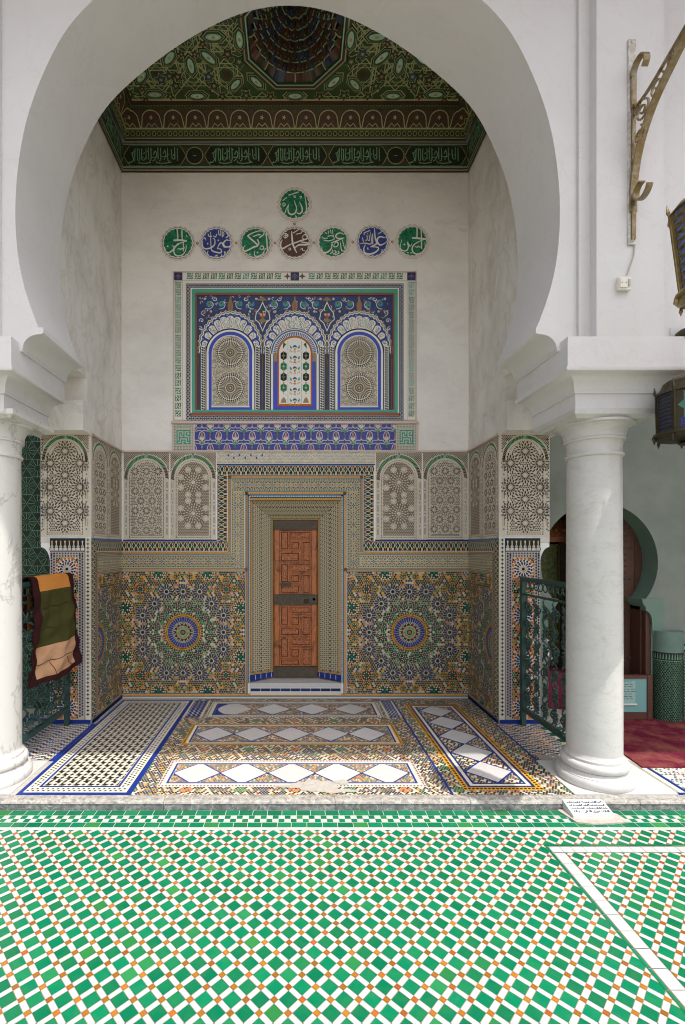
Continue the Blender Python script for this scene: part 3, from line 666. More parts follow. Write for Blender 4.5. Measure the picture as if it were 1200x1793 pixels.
# ================================================================== NICHE TILEWORK
def small_rose(P, x, y, r=12):
    P.disc(x, y, r*.9, 'K', 2, 16); P.spokes(x, y, r*.66, r, 14, .7, 1.15, 'N', 3); P.dots(x, y, r*.93, 14, .8, 'Z', 3, math.pi/14); P.spokes(x, y, r*.34, r*.98, 14, .24, .40, 'W', 4, math.pi/14); P.ring(x, y, r*.27, r*.38, 'W', 4, 12); P.disc(x, y, r*.25, 'K', 5, 10)
    P.dots(x, y, r+1.6, 14, .85, ['W', 'R', 'G', 'P'], 3)
def ring_dots(P, x, y, r, col='Y', n=12, s=1.3): P.dots(x, y, r, n, s, col, 4, 0, 6)
def zellige(P, x0, y0, x1, y1, cx, cy):
    P.clip = (x0, y0, x1, y1); P.rect(x0, y0, x1, y1, 'Z', 0)
    pit = 4.15; j = 0; y = y0-2
    while y < y1+2:
        x = x0-2+(j % 2)*pit/2
        while x < x1+2:
            u, v = abs(x-cx), abs(y-cy); rr = math.hypot(u, v); h = hsh(round(u/pit), round(v/pit))
            if rr < 62: c = ['G', 'K', 'G', 'K', 'W', 'K', 'R'][int(h*7)]
            else: c = ['K', 'K', 'K', 'K', 'K', 'K', 'G', 'Y', 'N', 'R', 'K', 'Z', 'P', 'K'][int(h*14)]
            if rr > 33: P.disc(x, y, 2.02 if c not in 'PW' else 1.5, c, 1, 6, .5)
            x += pit
        y += pit*.866; j += 1
    for dx, dy in ((29, 71), (49.5, 50), (70.5, 29.5)):
        for a in (-1, 1):
            for b in (-1, 1): small_rose(P, cx+a*dx, cy+b*dy)
    for dx, dy in ((0, 71), (0, -71), (70.5, 0), (-70.5, 0)): small_rose(P, cx+dx, cy+dy)
    for k in range(16):                                    # garland of little flowers
        a = R(11.25+22.5*k); x, y = cx+47*math.cos(a), cy+47*math.sin(a)
        P.disc(x, y, 7.6, 'K', 2, 12); P.dots(x, y, 6.7, 11, 1.25, ['M', 'G'], 3); P.dots(x, y, 3.9, 7, 1.05, ['W', 'P'], 3); P.disc(x, y, 1.8, 'R', 4, 8)
        b = R(22.5*k); P.dots(cx+55*math.cos(b), cy+55*math.sin(b), 2.6, 5, .95, 'W', 3)
    cx0, cy0 = cx, cy; n0 = len(P.p); c_ = P.clip; P.clip = None
    P.disc(cx, cy, 38.5, 'K', 2, 48); P.dots(cx, cy, 36.9, 48, 1.15, 'W', 3); P.ring(cx, cy, 32.3, 35.2, 'Y', 3, 48); P.dots(cx, cy, 33.7, 36, .8, 'K', 4, 0, 4)
    P.ring(cx, cy, 29.8, 31.2, 'Y', 3, 40)
    P.disc(cx, cy, 30, 'W', 3, 48); P.spokes(cx, cy, 20.2, 29.8, 36, 1.5, 2.35, 'B', 4); P.disc(cx, cy, 19.6, 'K', 5, 40); P.dots(cx, cy, 17.8, 32, 1.2, 'W', 6)
    P.dots(cx, cy, 15.4, 26, 1.3, ['P', 'K'], 6); P.ring(cx, cy, 11.8, 13.2, 'Y', 6, 24); P.disc(cx, cy, 11.6, 'W', 6, 24); P.spokes(cx, cy, 6, 11.2, 24, .5, 1.0, 'G', 7); P.disc(cx, cy, 5.6, 'K', 7, 16); P.star(cx, cy, 4.4, 1.8, 8, 'Y', 8); P.disc(cx, cy, 1.2, 'G', 9, 8)
    P.p[n0:] = [([(cx+(x-cx)*.90, cy+(y-cy)*.90) for x, y in pp], c, l) for pp, c, l in P.p[n0:]]; P.clip = c_
    med = P.p[n0:]; P.p[n0:] = []
    for pp, c, l in med: P.poly(pp, c, l)
    for a in (-1, 1):
        for b in (-1, 1):
            x, y = cx+a*75, cy+b*75.5; P.disc(x, y, 9, 'K', 2, 14); P.dots(x, y, 8, 12, 1.3, 'R', 3); P.dots(x, y, 5, 8, 1.2, ['P', 'W'], 3); P.disc(x, y, 2.4, 'G', 4, 8)
            for dx, dy in ((14.6, 0), (-14.6, 0), (0, 14.6), (0, -14.6)):
                P.disc(x+dx, y+dy, 7, 'K', 2, 12); ring_dots(P, x+dx, y+dy, 5.9, 'Y', 12, 1.3); P.dots(x+dx, y+dy, 3.1, 6, 1.0, 'W', 4); P.disc(x+dx, y+dy, 1.6, 'G', 4, 6)
            for dx, dy in ((a*43, b*104), (a*101, b*43)):
                x, y = cx+dx, cy+dy; P.disc(x, y, 15.5, 'K', 2, 20)
                for k in range(32): an = 2*math.pi*k/32; r_ = 15.2+1.5*math.cos(8*an); P.disc(x+r_*math.cos(an), y+r_*math.sin(an), 1.45, 'Y', 4, 6)
                P.dots(x, y, 12, 18, 1.6, ['W', 'P', 'W'], 4); P.dots(x, y, 8.6, 12, 1.6, ['P', 'W', 'G'], 4); P.dots(x, y, 5.2, 8, 1.5, ['G', 'W'], 4); P.disc(x, y, 2.4, 'G', 4, 8)
            for dx, dy in ((a*11, b*98), (a*96, b*11)):
                x, y = cx+dx, cy+dy; P.disc(x, y, 7, 'K', 3, 12); ring_dots(P, x, y, 5.9, 'Y', 11, 1.6); P.dots(x, y, 3, 6, .9, 'W', 4); P.disc(x, y, 1.6, 'G', 4, 6)
            x, y = cx+a*108, cy+b*108; ring_dots(P, x, y, 17, 'Y', 28, 1.7); P.dots(x, y, 12, 20, 1.5, ['W', 'P'], 4); P.dots(x, y, 7, 12, 1.4, ['O', 'W'], 4)
    P.clip = None
def yline(P, x0, y0, x1, y1, core='Y', edge='A', l=6):
    """ochre string course edged in blue, with small dark studs"""
    P.rect(x0, y0, x1, y1, 'W', l); hor = (x1-x0) > (y1-y0); w = (y1-y0) if hor else (x1-x0)
    if hor:
        P.rect(x0, y0, x1, y0+w*.2, edge, l+1); P.rect(x0, y1-w*.2, x1, y1, edge, l+1); P.rect(x0, y0+w*.27, x1, y1-w*.27, core, l+1); n = int((x1-x0)/3.9)
        for i in range(n): P.dia(x0+(i+.5)*(x1-x0)/n, (y0+y1)/2, .9, .9, 'K', l+2)
    else:
        P.rect(x0, y0, x0+w*.2, y1, edge, l+1); P.rect(x1-w*.2, y0, x1, y1, edge, l+1); P.rect(x0+w*.27, y0, x1-w*.27, y1, core, l+1); n = int((y1-y0)/3.9)
        for i in range(n): P.dia((x0+x1)/2, y0+(i+.5)*(y1-y0)/n, .9, .9, 'K', l+2)
def lace(P, x0, y0, x1, y1, hor=True, seed_=0):
    """black band with a cream interlace and small yellow and orange tiles"""
    P.rect(x0, y0, x1, y1, 'K', 1); L0 = (x1-x0) if hor else (y1-y0); Wd = (y1-y0) if hor else (x1-x0); n = max(2, int(L0/8.2)); st = L0/n
    def T(a, b): return (x0+a, y0+b) if hor else (x0+b, y0+a)
    def pl(q, c, l): P.poly([T(*w) for w in q], c, l)
    for i in range(n):
        a = i*st; m = a+st/2
        for sg in (0, 1):
            pts = [(a+(st if sg else 0), 0), (a+(st*.72 if sg else st*.28), Wd*.28), (m+(st*.10 if sg else -st*.10), Wd*.42), (a+(st*.92 if sg else st*.08), Wd*.72), (a+(st*.85 if sg else st*.15), Wd)]
            P.line([T(*w) for w in pts], 1.15, 'W', 2)
        pl([(m-.9, Wd*.12), (m, Wd*.04), (m+.9, Wd*.12), (m, Wd*.36)], 'O' if (i+seed_) % 2 else 'Y', 3)
        pl([(m-1.5, Wd*.62), (m, Wd*.52), (m+1.5, Wd*.62), (m, Wd*.74)], 'Y' if i % 3 else 'G', 3)
        pl([(m-1., Wd*.90), (m, Wd*.80), (m+1., Wd*.90), (m, Wd)], 'O' if i % 2 else 'Y', 3)
        pl([(a-.8, Wd*.42), (a, Wd*.30), (a+.8, Wd*.42), (a, Wd*.56)], 'G', 3)
    if hor: P.rect(x0, y0, x1, y0+.9, 'A', 4); P.rect(x0, y1-.7, x1, y1, 'W', 4)
    else: P.rect(x0, y0, x0+.9, y1, 'A', 4); P.rect(x1-.7, y0, x1, y1, 'W', 4)
def geo(P, x0, y0, x1, y1, hor=True):
    """cream band of crossing lines with black, green and coloured pieces"""
    P.rect(x0, y0, x1, y1, 'Z', 1); L0 = (x1-x0) if hor else (y1-y0); Wd = (y1-y0) if hor else (x1-x0); n = max(2, int(L0/15.5)); st = L0/n
    def T(a, b): return (x0+a, y0+b) if hor else (x0+b, y0+a)
    P_ = lambda a, b, r, c, k=4, ph=0: P.poly([T(a+r*math.cos(ph+2*math.pi*i/k), b+r*math.sin(ph+2*math.pi*i/k)) for i in range(k)], c, 2)
    nn = int(L0/4.3)
    for i in range(nn):
        for b in (.09, .91): P_((i+.5)*L0/nn, Wd*b, 1.45, 'K' if i % 2 else 'G', 4, .785)
    for i in range(n):
        m = (i+.5)*st; cc = ['Y', 'B', 'R', 'K', 'B', 'Y'][i % 6]
        for k in range(8):
            an = math.pi*k/4; P_(m+4.1*math.cos(an), Wd/2+4.1*math.sin(an)*1.25, 1.15, 'K' if k % 2 else 'N', 4, an)
        for (a, b) in ((1.6, 0), (-1.6, 0), (0, 1.8), (0, -1.8)): P_(m+a, Wd/2+b, 1.1, cc)
        for (a, b) in ((st/2, .5), (st/2-3, .30), (st/2-3, .70), (st/2+3, .30), (st/2+3, .70), (st/2, .22), (st/2, .78)): P_(m+a, Wd*b, 1.35, ['K', 'G', 'B', 'K'][int(hsh(i, a, b)*4)], 4)
        for (a, b) in ((0, .2), (0, .8), (3.6, .22), (-3.6, .22), (3.6, .78), (-3.6, .78)): P_(m+a, Wd*b, 1.05, 'K', 3, i)
def stars(P, x0, y0, x1, y1, pit=7.6, l=1, clip=True):
    """cream ground with small black hexagons ringed by black triangles"""
    if clip: P.clip = (x0, y0, x1, y1)
    P.rect(x0, y0, x1, y1, 'Z', l); j = 0; y = y0
    while y < y1+2:
        x = x0+(j % 2)*pit/2; i = 0
        while x < x1+2:
            if (i+(j % 2)*2) % 3 == 0 and j % 2 == 0: P.disc(x, y, 2.1, 'K', l+1, 6)
            else: P.poly([(x-1.7, y+.3), (x-.3, y-1.6), (x+1.7, y-.4), (x+.4, y+1.5)], 'K', l+1)
            P.dia(x+pit/2, y+pit*.02, 1.1, 1.2, 'DK', l+1); x += pit; i += 1
        y += pit*.52; j += 1
    P.clip = None

P = Pat(back); zellige(P, 211, 1001, 429, 1214, 321, 1107); P.build('zellige_panel', ni)
P = Pat(back); zellige(P, 608, 1001, 823, 1214, 717, 1107); P.build('zellige_panel', ni)
# stepped frieze round the door
P = Pat(back)
for xa, xb in ((210, 399), (637, 824)): lace(P, xa, 948, xb, 965.5)
lace(P, 381, 832, 398.5, 948, False); lace(P, 637.5, 832, 655, 948, False); lace(P, 381, 815, 655, 832)
for a in ((210, 966, 405.5, 971.5), (630.5, 966, 824, 971.5), (399.5, 833, 405, 966), (631, 833, 636.5, 966), (399.5, 832.5, 636.5, 838)): yline(P, *a)
geo(P, 210, 972, 406, 994); geo(P, 630, 972, 824, 994); geo(P, 405.5, 860, 428, 994, False); geo(P, 608, 860, 630.5, 994, False); geo(P, 405.5, 838.5, 630.5, 860)
for a in ((210, 994.5, 434, 1000.5), (602, 994.5, 824, 1000.5), (429, 861, 434.5, 1216), (601.5, 861, 607, 1216), (429, 860.5, 607, 866.5)): yline(P, *a)
P.rect(434.5, 866.5, 438.6, 1196, 'A', 2); P.rect(597.4, 866.5, 601.5, 1196, 'A', 2); P.rect(434.5, 866.5, 601.5, 871, 'A', 2); yline(P, 437.5, 871, 598.5, 876, 'Y', 'K', 3)
for i in range(79): P.rect(436.0, 869+4.15*i, 437.8, 872.0+4.15*i, 'W', 3); P.rect(598.2, 869+4.15*i, 600, 872.0+4.15*i, 'W', 3)
for i in range(38): P.rect(437+4.25*i, 868.0, 440.0+4.25*i, 869.8, 'W', 3)
# foot of the wall
yline(P, 210, 1214, 825, 1220, 'Y', 'A', 3); P.rect(210, 1220, 825, 1222.2, 'W', 3)
P.build('stepped_frieze', ni)
# splayed reveal of the door
yi, zi = DB+.155, None
ix0, ix1, iz1 = (478.5-517)*yi/845, (557-517)*yi/845, CAMZ+(911-960)*-yi/845
oz0 = CAMZ+(960-1192)/PX
def splay(A, Bp, C, D):
    """A,B outer edge ends, C,D inner edge ends; u across 0..30, v along 0..LN"""
    A, Bp, C, D = map(Vector, (A, Bp, C, D)); nrm = (C-A).cross(Bp-A).normalized()
    if nrm.y > 0: nrm = -nrm
    LN = (Bp-A).length*PX; wd = (C-A).length*PX
    return (lambda u, v, l: tuple((A.lerp(Bp, v/LN)).lerp(C.lerp(D, v/LN), u/wd)+nrm*(l*LZ))), wd, LN
y_o = DB-.002
for nm, q4 in (('jamb', ((XB(438), y_o, oz0), (XB(438), y_o, 1.99), (ix0, yi, oz0), (ix0, yi, iz1))), ('jamb', ((XB(598), y_o, oz0), (XB(598), y_o, 1.99), (ix1, yi, oz0), (ix1, yi, iz1))), ('lintel', ((XB(438), y_o, 1.99), (XB(598), y_o, 1.99), (ix0, yi, iz1), (ix1, yi, iz1)))):
    fn, wd, LN = splay(*q4); P = Pat(fn); stars(P, 0, 0, wd, LN)
    yline(P, 0, 0, 5, LN, 'Y', 'K', 4); yline(P, wd-5, 0, wd, LN, 'Y', 'K', 4)
    if nm == 'jamb':
        P.rect(0, 0, wd, 9.5, 'B', 7); yline(P, 0, 9.5, wd, 14.5, 'Y', 'K', 7)
        for i in range(4): P.rect(wd*(i+.9)/4.3, .5, wd*(i+.9)/4.3+1, 9, 'W', 8)
    P.build(nm, ni)
mb = MB(); mb.box(dx0+.002, dx1-.002, 4.828, DB+.215, .03, .150, 'marble_tile')
mb.build('door_step', ni)
P = Pat(lambda u, v, l: ((u-517)/PX, 4.827-l*LZ, v)); P.rect(439, .032, 597, .108, 'W', 0)
for i in range(9): P.rect(439.5+17.5*i, .070, 456.3+17.5*i, .098, 'N', 1)
P.build('step_tiles', ni)

# carved plaster panels -------------------------------------------------------
def star12(P, x, y, r, n=12, l=3):
    if r < 10.5:
        P.disc(x, y, r*.16, 'carved_plaster', l, 8); P.kites(x, y, r*.24, r*.66, r*1.0, n, r*.145, 'carved_shade_brown', l); return
    P.disc(x, y, r*.14, 'carved_plaster', l, 8); P.kites(x, y, r*.20, r*.44, r*.66, n, r*.085, 'carved_shade_brown', l); P.kites(x, y, r*.52, r*.78, r*1.0, n, r*.105, 'carved_shade_brown', l, math.pi/n); P.kites(x, y, r*.84, r*1.02, r*1.2, n, r*.10, 'carved_shade_brown', l)
def carved(P, x0, y0, x1, y1, style, by, ga='G', ground='carved_shade_brown'):  # ground colours flat shapes that stand in for shade inside the pierced holes
    """one arched panel: spandrels of fretwork, a ring of green voussoirs, a beaded frame and a rosette field"""
    cx = (x0+x1)/2; hw = (x1-x0)/2; r3 = hw-.6; top = y0+4; cy = top+r3*1.06; f = r3*.77; ry = 1.06
    P.clip = (x0, y0, x1, y1); P.rect(x0, y0, x1, y1, 'carved_plaster', 0)
    yy = y0+1.5; j = 0
    while yy < cy:                                      # spandrel fretwork
        xx = x0+1.2+(j % 2)*1.6
        while xx < x1:
            if math.hypot(xx-cx, (yy-cy)/ry) > r3+1.2: P.poly([(xx-1.25, yy-.35), (xx+.35, yy-1.1), (xx+1.25, yy+.35), (xx-.35, yy+1.1)] if (j+int(xx)) % 2 else [(xx-1.25, yy+.35), (xx-.35, yy-1.1), (xx+1.25, yy-.35), (xx+.35, yy+1.1)], ground, 2)
            xx += 3.2
        yy += 1.9; j += 1
    P.disc(cx, y0+2.6, 2.8, 'carved_plaster', 4, 12); P.ring(cx, y0+2.6, .9, 1.9, 'B', 5, 10)
    n = 44
    for i in range(n):                                  # voussoirs, green over the crown and dark towards the springing
        a = math.pi*1.02*(i+.5)/n-math.pi*.01; aa = -a; c = ga if .16*math.pi < a < .84*math.pi and abs(a-math.pi/2) > .05 else ('M' if abs(a-math.pi/2) <= .05 else ground)
        w = .40*math.pi/n; s_ = .07
        P.poly([(cx+q*math.cos(aa+t), cy+ry*q*math.sin(aa+t)) for q, t in ((f+2.6, -w-s_), (r3-.6, -w), (r3-.6, w), (f+2.6, w-s_))], c, 3)
    P.ring(cx, cy, r3-.7, r3+.8, 'carved_plaster', 4, 40, -math.pi, 0, ry); P.ring(cx, cy, f+1.2, f+2.9, 'carved_plaster', 4, 40, -math.pi, 0, ry)
    for sg in (-1, 1):                                   # side strips with little cartouches
        xm = cx+sg*(r3-.3-(r3-f-3)/2); P.rect(min(cx+sg*(f+2.9), cx+sg*r3), cy, max(cx+sg*(f+2.9), cx+sg*r3), y1, 'carved_plaster', 3)
        y = cy+6; k = 0
        while y < y1-8:
            hgt = 11 if k % 2 == 0 else 3.4
            for q in (-1.1, 1.1):
                if k % 2 == 0: P.rect(xm+q-.28, y, xm+q+.28, y+hgt, 'N' if k % 4 else ground, 5)
            if k % 2: P.ring(xm, y+1.7, .5, 1.3, 'N', 5, 8)
            y += hgt+3; k += 1
    nb = int((y1-cy)/2.3)
    for i in range(nb):                                  # beads down the sides and across the foot
        for sg in (-1, 1): P.poly([(cx+sg*(f-.7)-.9, cy+2.3*i), (cx+sg*(f-.7)+.5, cy+2.3*i-.4), (cx+sg*(f-.7)+.9, cy+2.3*i+.9), (cx+sg*(f-.7)-.4, cy+2.3*i+1.2)], ground, 4)
    for i in range(30):
        a = -math.pi*(i+.5)/30; P.disc(cx+(f-.7)*math.cos(a), cy+ry*(f-.7)*math.sin(a), .75, ground, 4, 5)
    for i in range(int(2*f/2.3)): P.dia(cx-f+1+2.3*i, y1-4.2, .9, .8, ground, 4)
    ff = f-3.4; ins = lambda x, y, m=0: abs(x-cx) < ff-m and (y < by) and (y > cy or math.hypot(x-cx, (y-cy)/ry) < ff-m)
    by = min(by, y1-8)
    P.rect(cx-ff, y1-8+.6, cx+ff, y1-8+1.2, ground, 4)
    if style == 'flowers': P.poly([(cx-ff, by)]+[(cx-ff*math.cos(math.pi*i/24), cy-ry*ff*math.sin(math.pi*i/24)) for i in range(25)]+[(cx+ff, by)], 'carved_mid', 1.5)
    occ = []
    if style == 'stars':
        pit = hw*.50; rr = pit*.42; j = 0; y = cy-ff*.45
        while y < by+pit:
            for i in range(-2, 3):
                x = cx+(i+.5*(j % 2))*pit
                if ins(x, y, rr*.45): star12(P, x, y, rr, 11); occ.append((x, y, rr*1.08))
            y += pit*.86; j += 1
    elif style == 'large':
        for j, (dx, y) in enumerate([(0, cy-ff*.55+k*ff*1.52) for k in range(5)]+[(s_*ff*.94, cy+ff*.21+k*ff*1.52) for k in range(5) for s_ in (-1, 1)]):
            x = cx+dx; r_ = ff*.56
            if ins(x, y, 0): star12(P, x, y, r_, 14); occ.append((x, y, r_*1.12))
    else:
        for y in (cy+ff*.24, cy+ff*2.24):
            r_ = ff*.66
            P.ring(cx, y, r_*.10, r_*.2, 'carved_plaster', 3, 10); P.kites(cx, y, r_*.22, r_*.36, r_*.52, 12, 1.0, 'carved_plaster', 3); P.kites(cx, y, r_*.50, r_*.62, r_*.76, 16, 1.15, 'carved_plaster', 3, .1); P.kites(cx, y, r_*.76, r_*.88, r_*1.02, 22, 1.15, 'carved_plaster', 3); P.disc(cx, y, r_*.12, 'carved_plaster', 3, 8)
            occ.append((cx, y, r_*1.08))
            for k in range(8):
                a = R(22.5+45*k); x2, y2 = cx+ff*.87*math.cos(a), y+ff*.87*math.sin(a)
                occ.append((x2, y2, ff*.25)); P.disc(x2, y2, ff*.225, 'carved_plaster', 3, 10)
                P.spokes(x2, y2, ff*.08, ff*.24, 11, .12, .42, ground, 4, .2)
    yy = cy-ff*1.05; j = 0; pt = 3.3
    while yy < by:
        xx = cx-ff+(j % 2)*pt/2
        while xx < cx+ff:
            if ins(xx, yy) and not any(math.hypot(xx-a, yy-b) < c for a, b, c in occ):
                P.star(xx, yy, 1.55 if style != 'flowers' else 1.25, .95 if style != 'flowers' else .6, 3, ground if style != 'flowers' else 'carved_plaster', 2, (.5 if j % 2 else 1.57)+.5*hsh(xx, yy))
            xx += pt
        yy += pt*.8; j += 1
    P.clip = None
for xa, xb, st in ((217, 297, 'stars'), (298.5, 379, 'flowers'), (658, 739, 'flowers'), (740.5, 819, 'stars')):
    P = Pat(back); carved(P, xa, 792, xb, 945, st, 940, 'G'); P.rect(xa-1, 944.6, xb+1, 947.6, 'N', 2); P.build('carved_panel', ni)
for sg in (-1, 1):
    P = Pat(side(sg))
    carved(P, 2, 792, 62, 945, 'flowers', 940, 'G', 'carved_rose'); carved(P, 63, 792, 124.5, 945, 'stars', 940, 'G', 'carved_rose'); P.rect(0, 944.6, 126, 947.6, 'A', 2); P.build('carved_panel', ni)
    P = Pat(side(sg))
    lace(P, 0, 948, 109, 965.5); yline(P, 0, 966, 109, 971.5); geo(P, 0, 972, 104, 994); yline(P, 0, 994.5, 104, 1000.5)
    lace(P, 109, 948, 126, 1222, False); yline(P, 104, 966, 109, 1214, l=8); zellige(P, 0, 1001, 104, 1214, 106, 1107); yline(P, 0, 1214, 126, 1220, 'Y', 'A', 9); P.rect(0, 1216, 126, 1222, 'B', 10)
    P.build('side_dado', ni)
    # pier face
    P = Pat(pier(sg)); zp = lambda y: 960+(y-960)*DP/DB   # photograph row on the pier's plane -> wall row
    carved(P, 3, zp(757), 74, zp(940), 'large', zp(936), 'G'); P.rect(0, zp(757), 3, zp(940), 'carved_plaster', 0); P.build('carved_panel', ni)
    P = Pat(pier(sg)); ya, yb = zp(942), 1221; x1 = 61
    P.rect(0, ya, x1, yb, 'W', 0); P.rect(9.2, ya, x1, yb, 'Z', .4)
    for i in range(46):                                  # corner strip of little crosses
        y = ya+3+5.9*i
        if y > yb-9: break
        P.rect(2.2, y-.65, 6.6, y+.65, 'K', 1); P.rect(3.75, y-2.2, 5.05, y+2.2, 'K', 1.2)
    P.rect(8.2, ya, 9.2, yb, 'B', 1); P.rect(8.2, ya, x1, ya+1.6, 'A', 1)
    yc = zp(964); P.rect(9.2, ya+1.6, x1, yc, 'K', 1); n = 8
    for i in range(n):                                   # crenellations
        x = 9.2+(x1-9.2)*(i+.5)/n; P.disc(x, yc-6, 2.2, 'W', 2, 8); P.rect(x-2.9, yc-4, x+2.9, yc, 'W', 2); P.rect(x-.7, ya+4, x+.7, yc-4, 'W', 2); P.disc(x, ya+5.5, 1.5, 'Y' if i % 2 else 'W', 2.4, 6); P.dia(x+3.2, yc-2.2, 1, 1.8, 'K', 3)
    P.rect(9.2, yc, x1, yc+1.6, 'B', 2)
    fy0, fx0, fx1 = yc+1.6, 10, x1
    for i in range(60):                                  # blue bead border
        y = fy0+3+4.2*i
        if y > yb-10: break
        for x in (fx0+2.6, fx0+6.2, fx1-6.2, fx1-2.6): P.dia(x, y+(2.1 if x in (fx0+6.2, fx1-2.6) else 0), 1.8, 2.0, 'B' if i % 2 else 'N', 2)
    for i in range(12):
        x = fx0+2.5+4.2*i; P.dia(x, fy0+2.6, 1.6, 1.5, 'B', 2); P.dia(x, fy0+6.4, 1.6, 1.5, 'N', 2)
    gx0, gx1, gy0, gy1 = fx0+9, fx1-9, fy0+9, yb-6; P.clip = (gx0, gy0, gx1, gy1); cxm = (gx0+gx1)/2
    y = gy0; j = 0
    while y < gy1:
        for i in range(11):
            x = gx0+(i+.5*(j % 2))*3.9; d = (y-(gy0+17)) % 73; c = ['K', 'O', 'K', 'K', 'G', 'O', 'K', 'O', 'W', 'G' if 25 < d < 50 else 'N'][int(hsh(abs(x-cxm)//2, j)*10)]
            P.star(x, y, 2.35, 1.35, 4, c, 2, hsh(i, j)*2)
        y += 3.5; j += 1
    for k in range(5):
        cy = gy0+17+73*k/1.0*.94
        P.disc(cxm, cy, 17.5, 'W', 3, 24); P.dots(cxm, cy, 16, 18, 2.4, ['O', 'O', 'R'], 4, 0, 5); P.dots(cxm, cy, 12.4, 16, 2.0, ['K', 'N'], 4, .1, 4); P.spokes(cxm, cy, 6.2, 10.4, 14, .8, 1.7, 'N', 4); P.ring(cxm, cy, 5, 5.7, 'Y', 4, 16); P.disc(cxm, cy, 2.4, 'K', 4, 10); P.kites(cxm, cy, 2.4, 3.6, 4.8, 12, .5, 'K', 4)
        cy2 = cy+34.5; P.dots(cxm, cy2, 8.5, 10, 2.0, ['G', 'W', 'K'], 4); P.dots(cxm, cy2, 13, 14, 1.7, ['O', 'K', 'W'], 4); P.star(cxm, cy2, 5.4, 2.4, 8, 'K', 4)
    P.clip = None
    P.rect(0, yb-6, x1, yb, 'B', 6); P.build('pier_tiles', ni)
    # outer return of the pier: a few coloured tiles let into white plaster
    P = Pat(lambda u, v, l: (sg*(2.093+l*LZ), DP+u, v)); P.rect(.012, .16, .09, 1.34, 'plaster_white', 0)
    for i in range(9): P.poly([(.03, .20+.13*i), (.05, .21+.13*i), (.07, .20+.13*i), (.07, .28+.13*i), (.05, .27+.13*i), (.03, .28+.13*i)], ['K', 'B', 'K', 'O', 'B', 'K', 'O', 'B', 'K'][i], 1)
    P.build('return_tiles', ni)
    P = Pat(pier(sg)); 
    for i in range(26): P.disc(71.6+hsh(i)*2, zp(770)+5.4*i, 1.1, 'carved_shade_brown', 6, 5)
    P.build('edge_carving', ni)
# carved strip over the frieze, and its blue tile band
P = Pat(back); P.rect(380, 790.5, 657, 814, 'carved_plaster', 0); P.clip = (381, 791, 656, 812)
for i in range(112):
    for j in range(8):
        x = 382+2.5*i+(j % 2)*1.2; y = 792+2.6*j
        if hsh(i % 22, j) > .25: P.star(x, y, 1.05, .5, 3, 'A' if hsh(i, j) < .8 else 'M', 1, hsh(i % 22, j)*6)
for i in range(7): P.dia(400+9*i*1.1, 797+5*(i % 2), 1.7, 2.6, 'B', 2)
P.clip = None; P.rect(380, 812.5, 657, 814.5, 'N', 3); P.build('carved_strip', ni)
P = Pat(back); P.rect(302, 739.5, 731, 789.5, 'P', 0); P.clip = (341, 743, 693, 788); P.rect(341, 743, 693, 788, 'paint_blue', 1)
for i in range(14):
    for j, (yy, off) in enumerate(((743.5, 14.7), (765, 0), (787, 14.7))):
        x = 354+29.35*i-off
        for sg in (-1, 1):
            P.poly(catmull([(x+sg*2.2, yy-8.2), (x+sg*8, yy-8.6), (x+sg*11.8, yy-4), (x+sg*12, yy+2.5), (x+sg*7.5, yy+5), (x+sg*7.2, yy-2), (x+sg*4.6, yy-5.5)], 3, True), 'paint_blue', 3)
            P.poly(catmull([(x+sg*3.0, yy+5.8), (x+sg*7, yy+6.8), (x+sg*6.4, yy+10.5), (x+sg*2.5, yy+11.5)], 3, True), 'paint_blue', 3)
            P.poly([(x+sg*1, yy+13), (x+sg*3.4, yy+10.4), (x+sg*5, yy+14), (x+sg*2.4, yy+16)], 'paint_navy', 3)
        P.poly([(x-4.6, yy+4.2), (x-3, yy-1), (x, yy+.8), (x+3, yy-1), (x+4.6, yy+4.2), (x+2, yy+6.3), (x, yy+8), (x-2, yy+6.3)], 'P' if i % 2 else 'W', 4)
        P.poly([(x-2.6, yy-.5), (x-1.4, yy-6), (x, yy-7.4), (x+1.4, yy-6), (x+2.6, yy-.5), (x, yy+2)], 'R', 4); P.line([(x, yy-7), (x, yy+1)], .7, 'W', 5)
        P.star(x+14.7, yy-10.5, 5.2, 2.3, 4, 'T', 4); P.disc(x+14.7, yy+.3, 1.5, 'Y', 4, 6); 
        for sg in (-1, 1):
            P.line(catmull([(x+sg*14.7, yy), (x+sg*13, yy-8), (x+sg*4, yy-11), (x, yy-9.2)], 3), 1.3, 'W', 5); P.line(catmull([(x+sg*14.7, yy), (x+sg*13.2, yy+6), (x+sg*6, yy+6.2), (x+sg*3, yy+12), (x, yy+14)], 3), 1.3, 'W', 5); P.line([(x+sg*5.4, yy+4), (x+sg*5.2, yy-2), (x+sg*3.4, yy-7.4), (x, yy-9.2)], 1.2, 'W', 5); P.line([(x+sg*14.7, yy-5), (x+sg*11, yy-11), (x+sg*14.7, yy-16)], 1.1, 'W', 5)
P.clip = None
KUF = ["111111111111", "100000100001", "101110101101", "101010101001", "101011101111", "101000100001", "101111111101", "101000000101", "101011110101", "111010010111", "100010110001", "111110111111"]
for xa in (304, 694):
    P.rect(xa, 742, xa+35, 788.5, 'W', 2)
    for i in range(13):
        for j in range(17):
            if 1.2 < i < 10.6 and 2.5 < j < 13.2: continue
            P.star(xa+1.8+2.6*i, 744+2.7*j, 1.15, .5, 3, ['A', 'G', 'K'][int(hsh(i, j, xa)*3)], 3, hsh(i, j)*6)
    P.rect(xa+5, 751, xa+30, 780, 'W', 4)
    for j, rw in enumerate(KUF):
        for i, ch in enumerate(rw):
            if ch == '1': P.rect(xa+5.6+2.0*i, 753+2.1*j, xa+7.7+2.0*i, 755.2+2.1*j, 'T', 5)
P.build('blue_tile_band', ni)
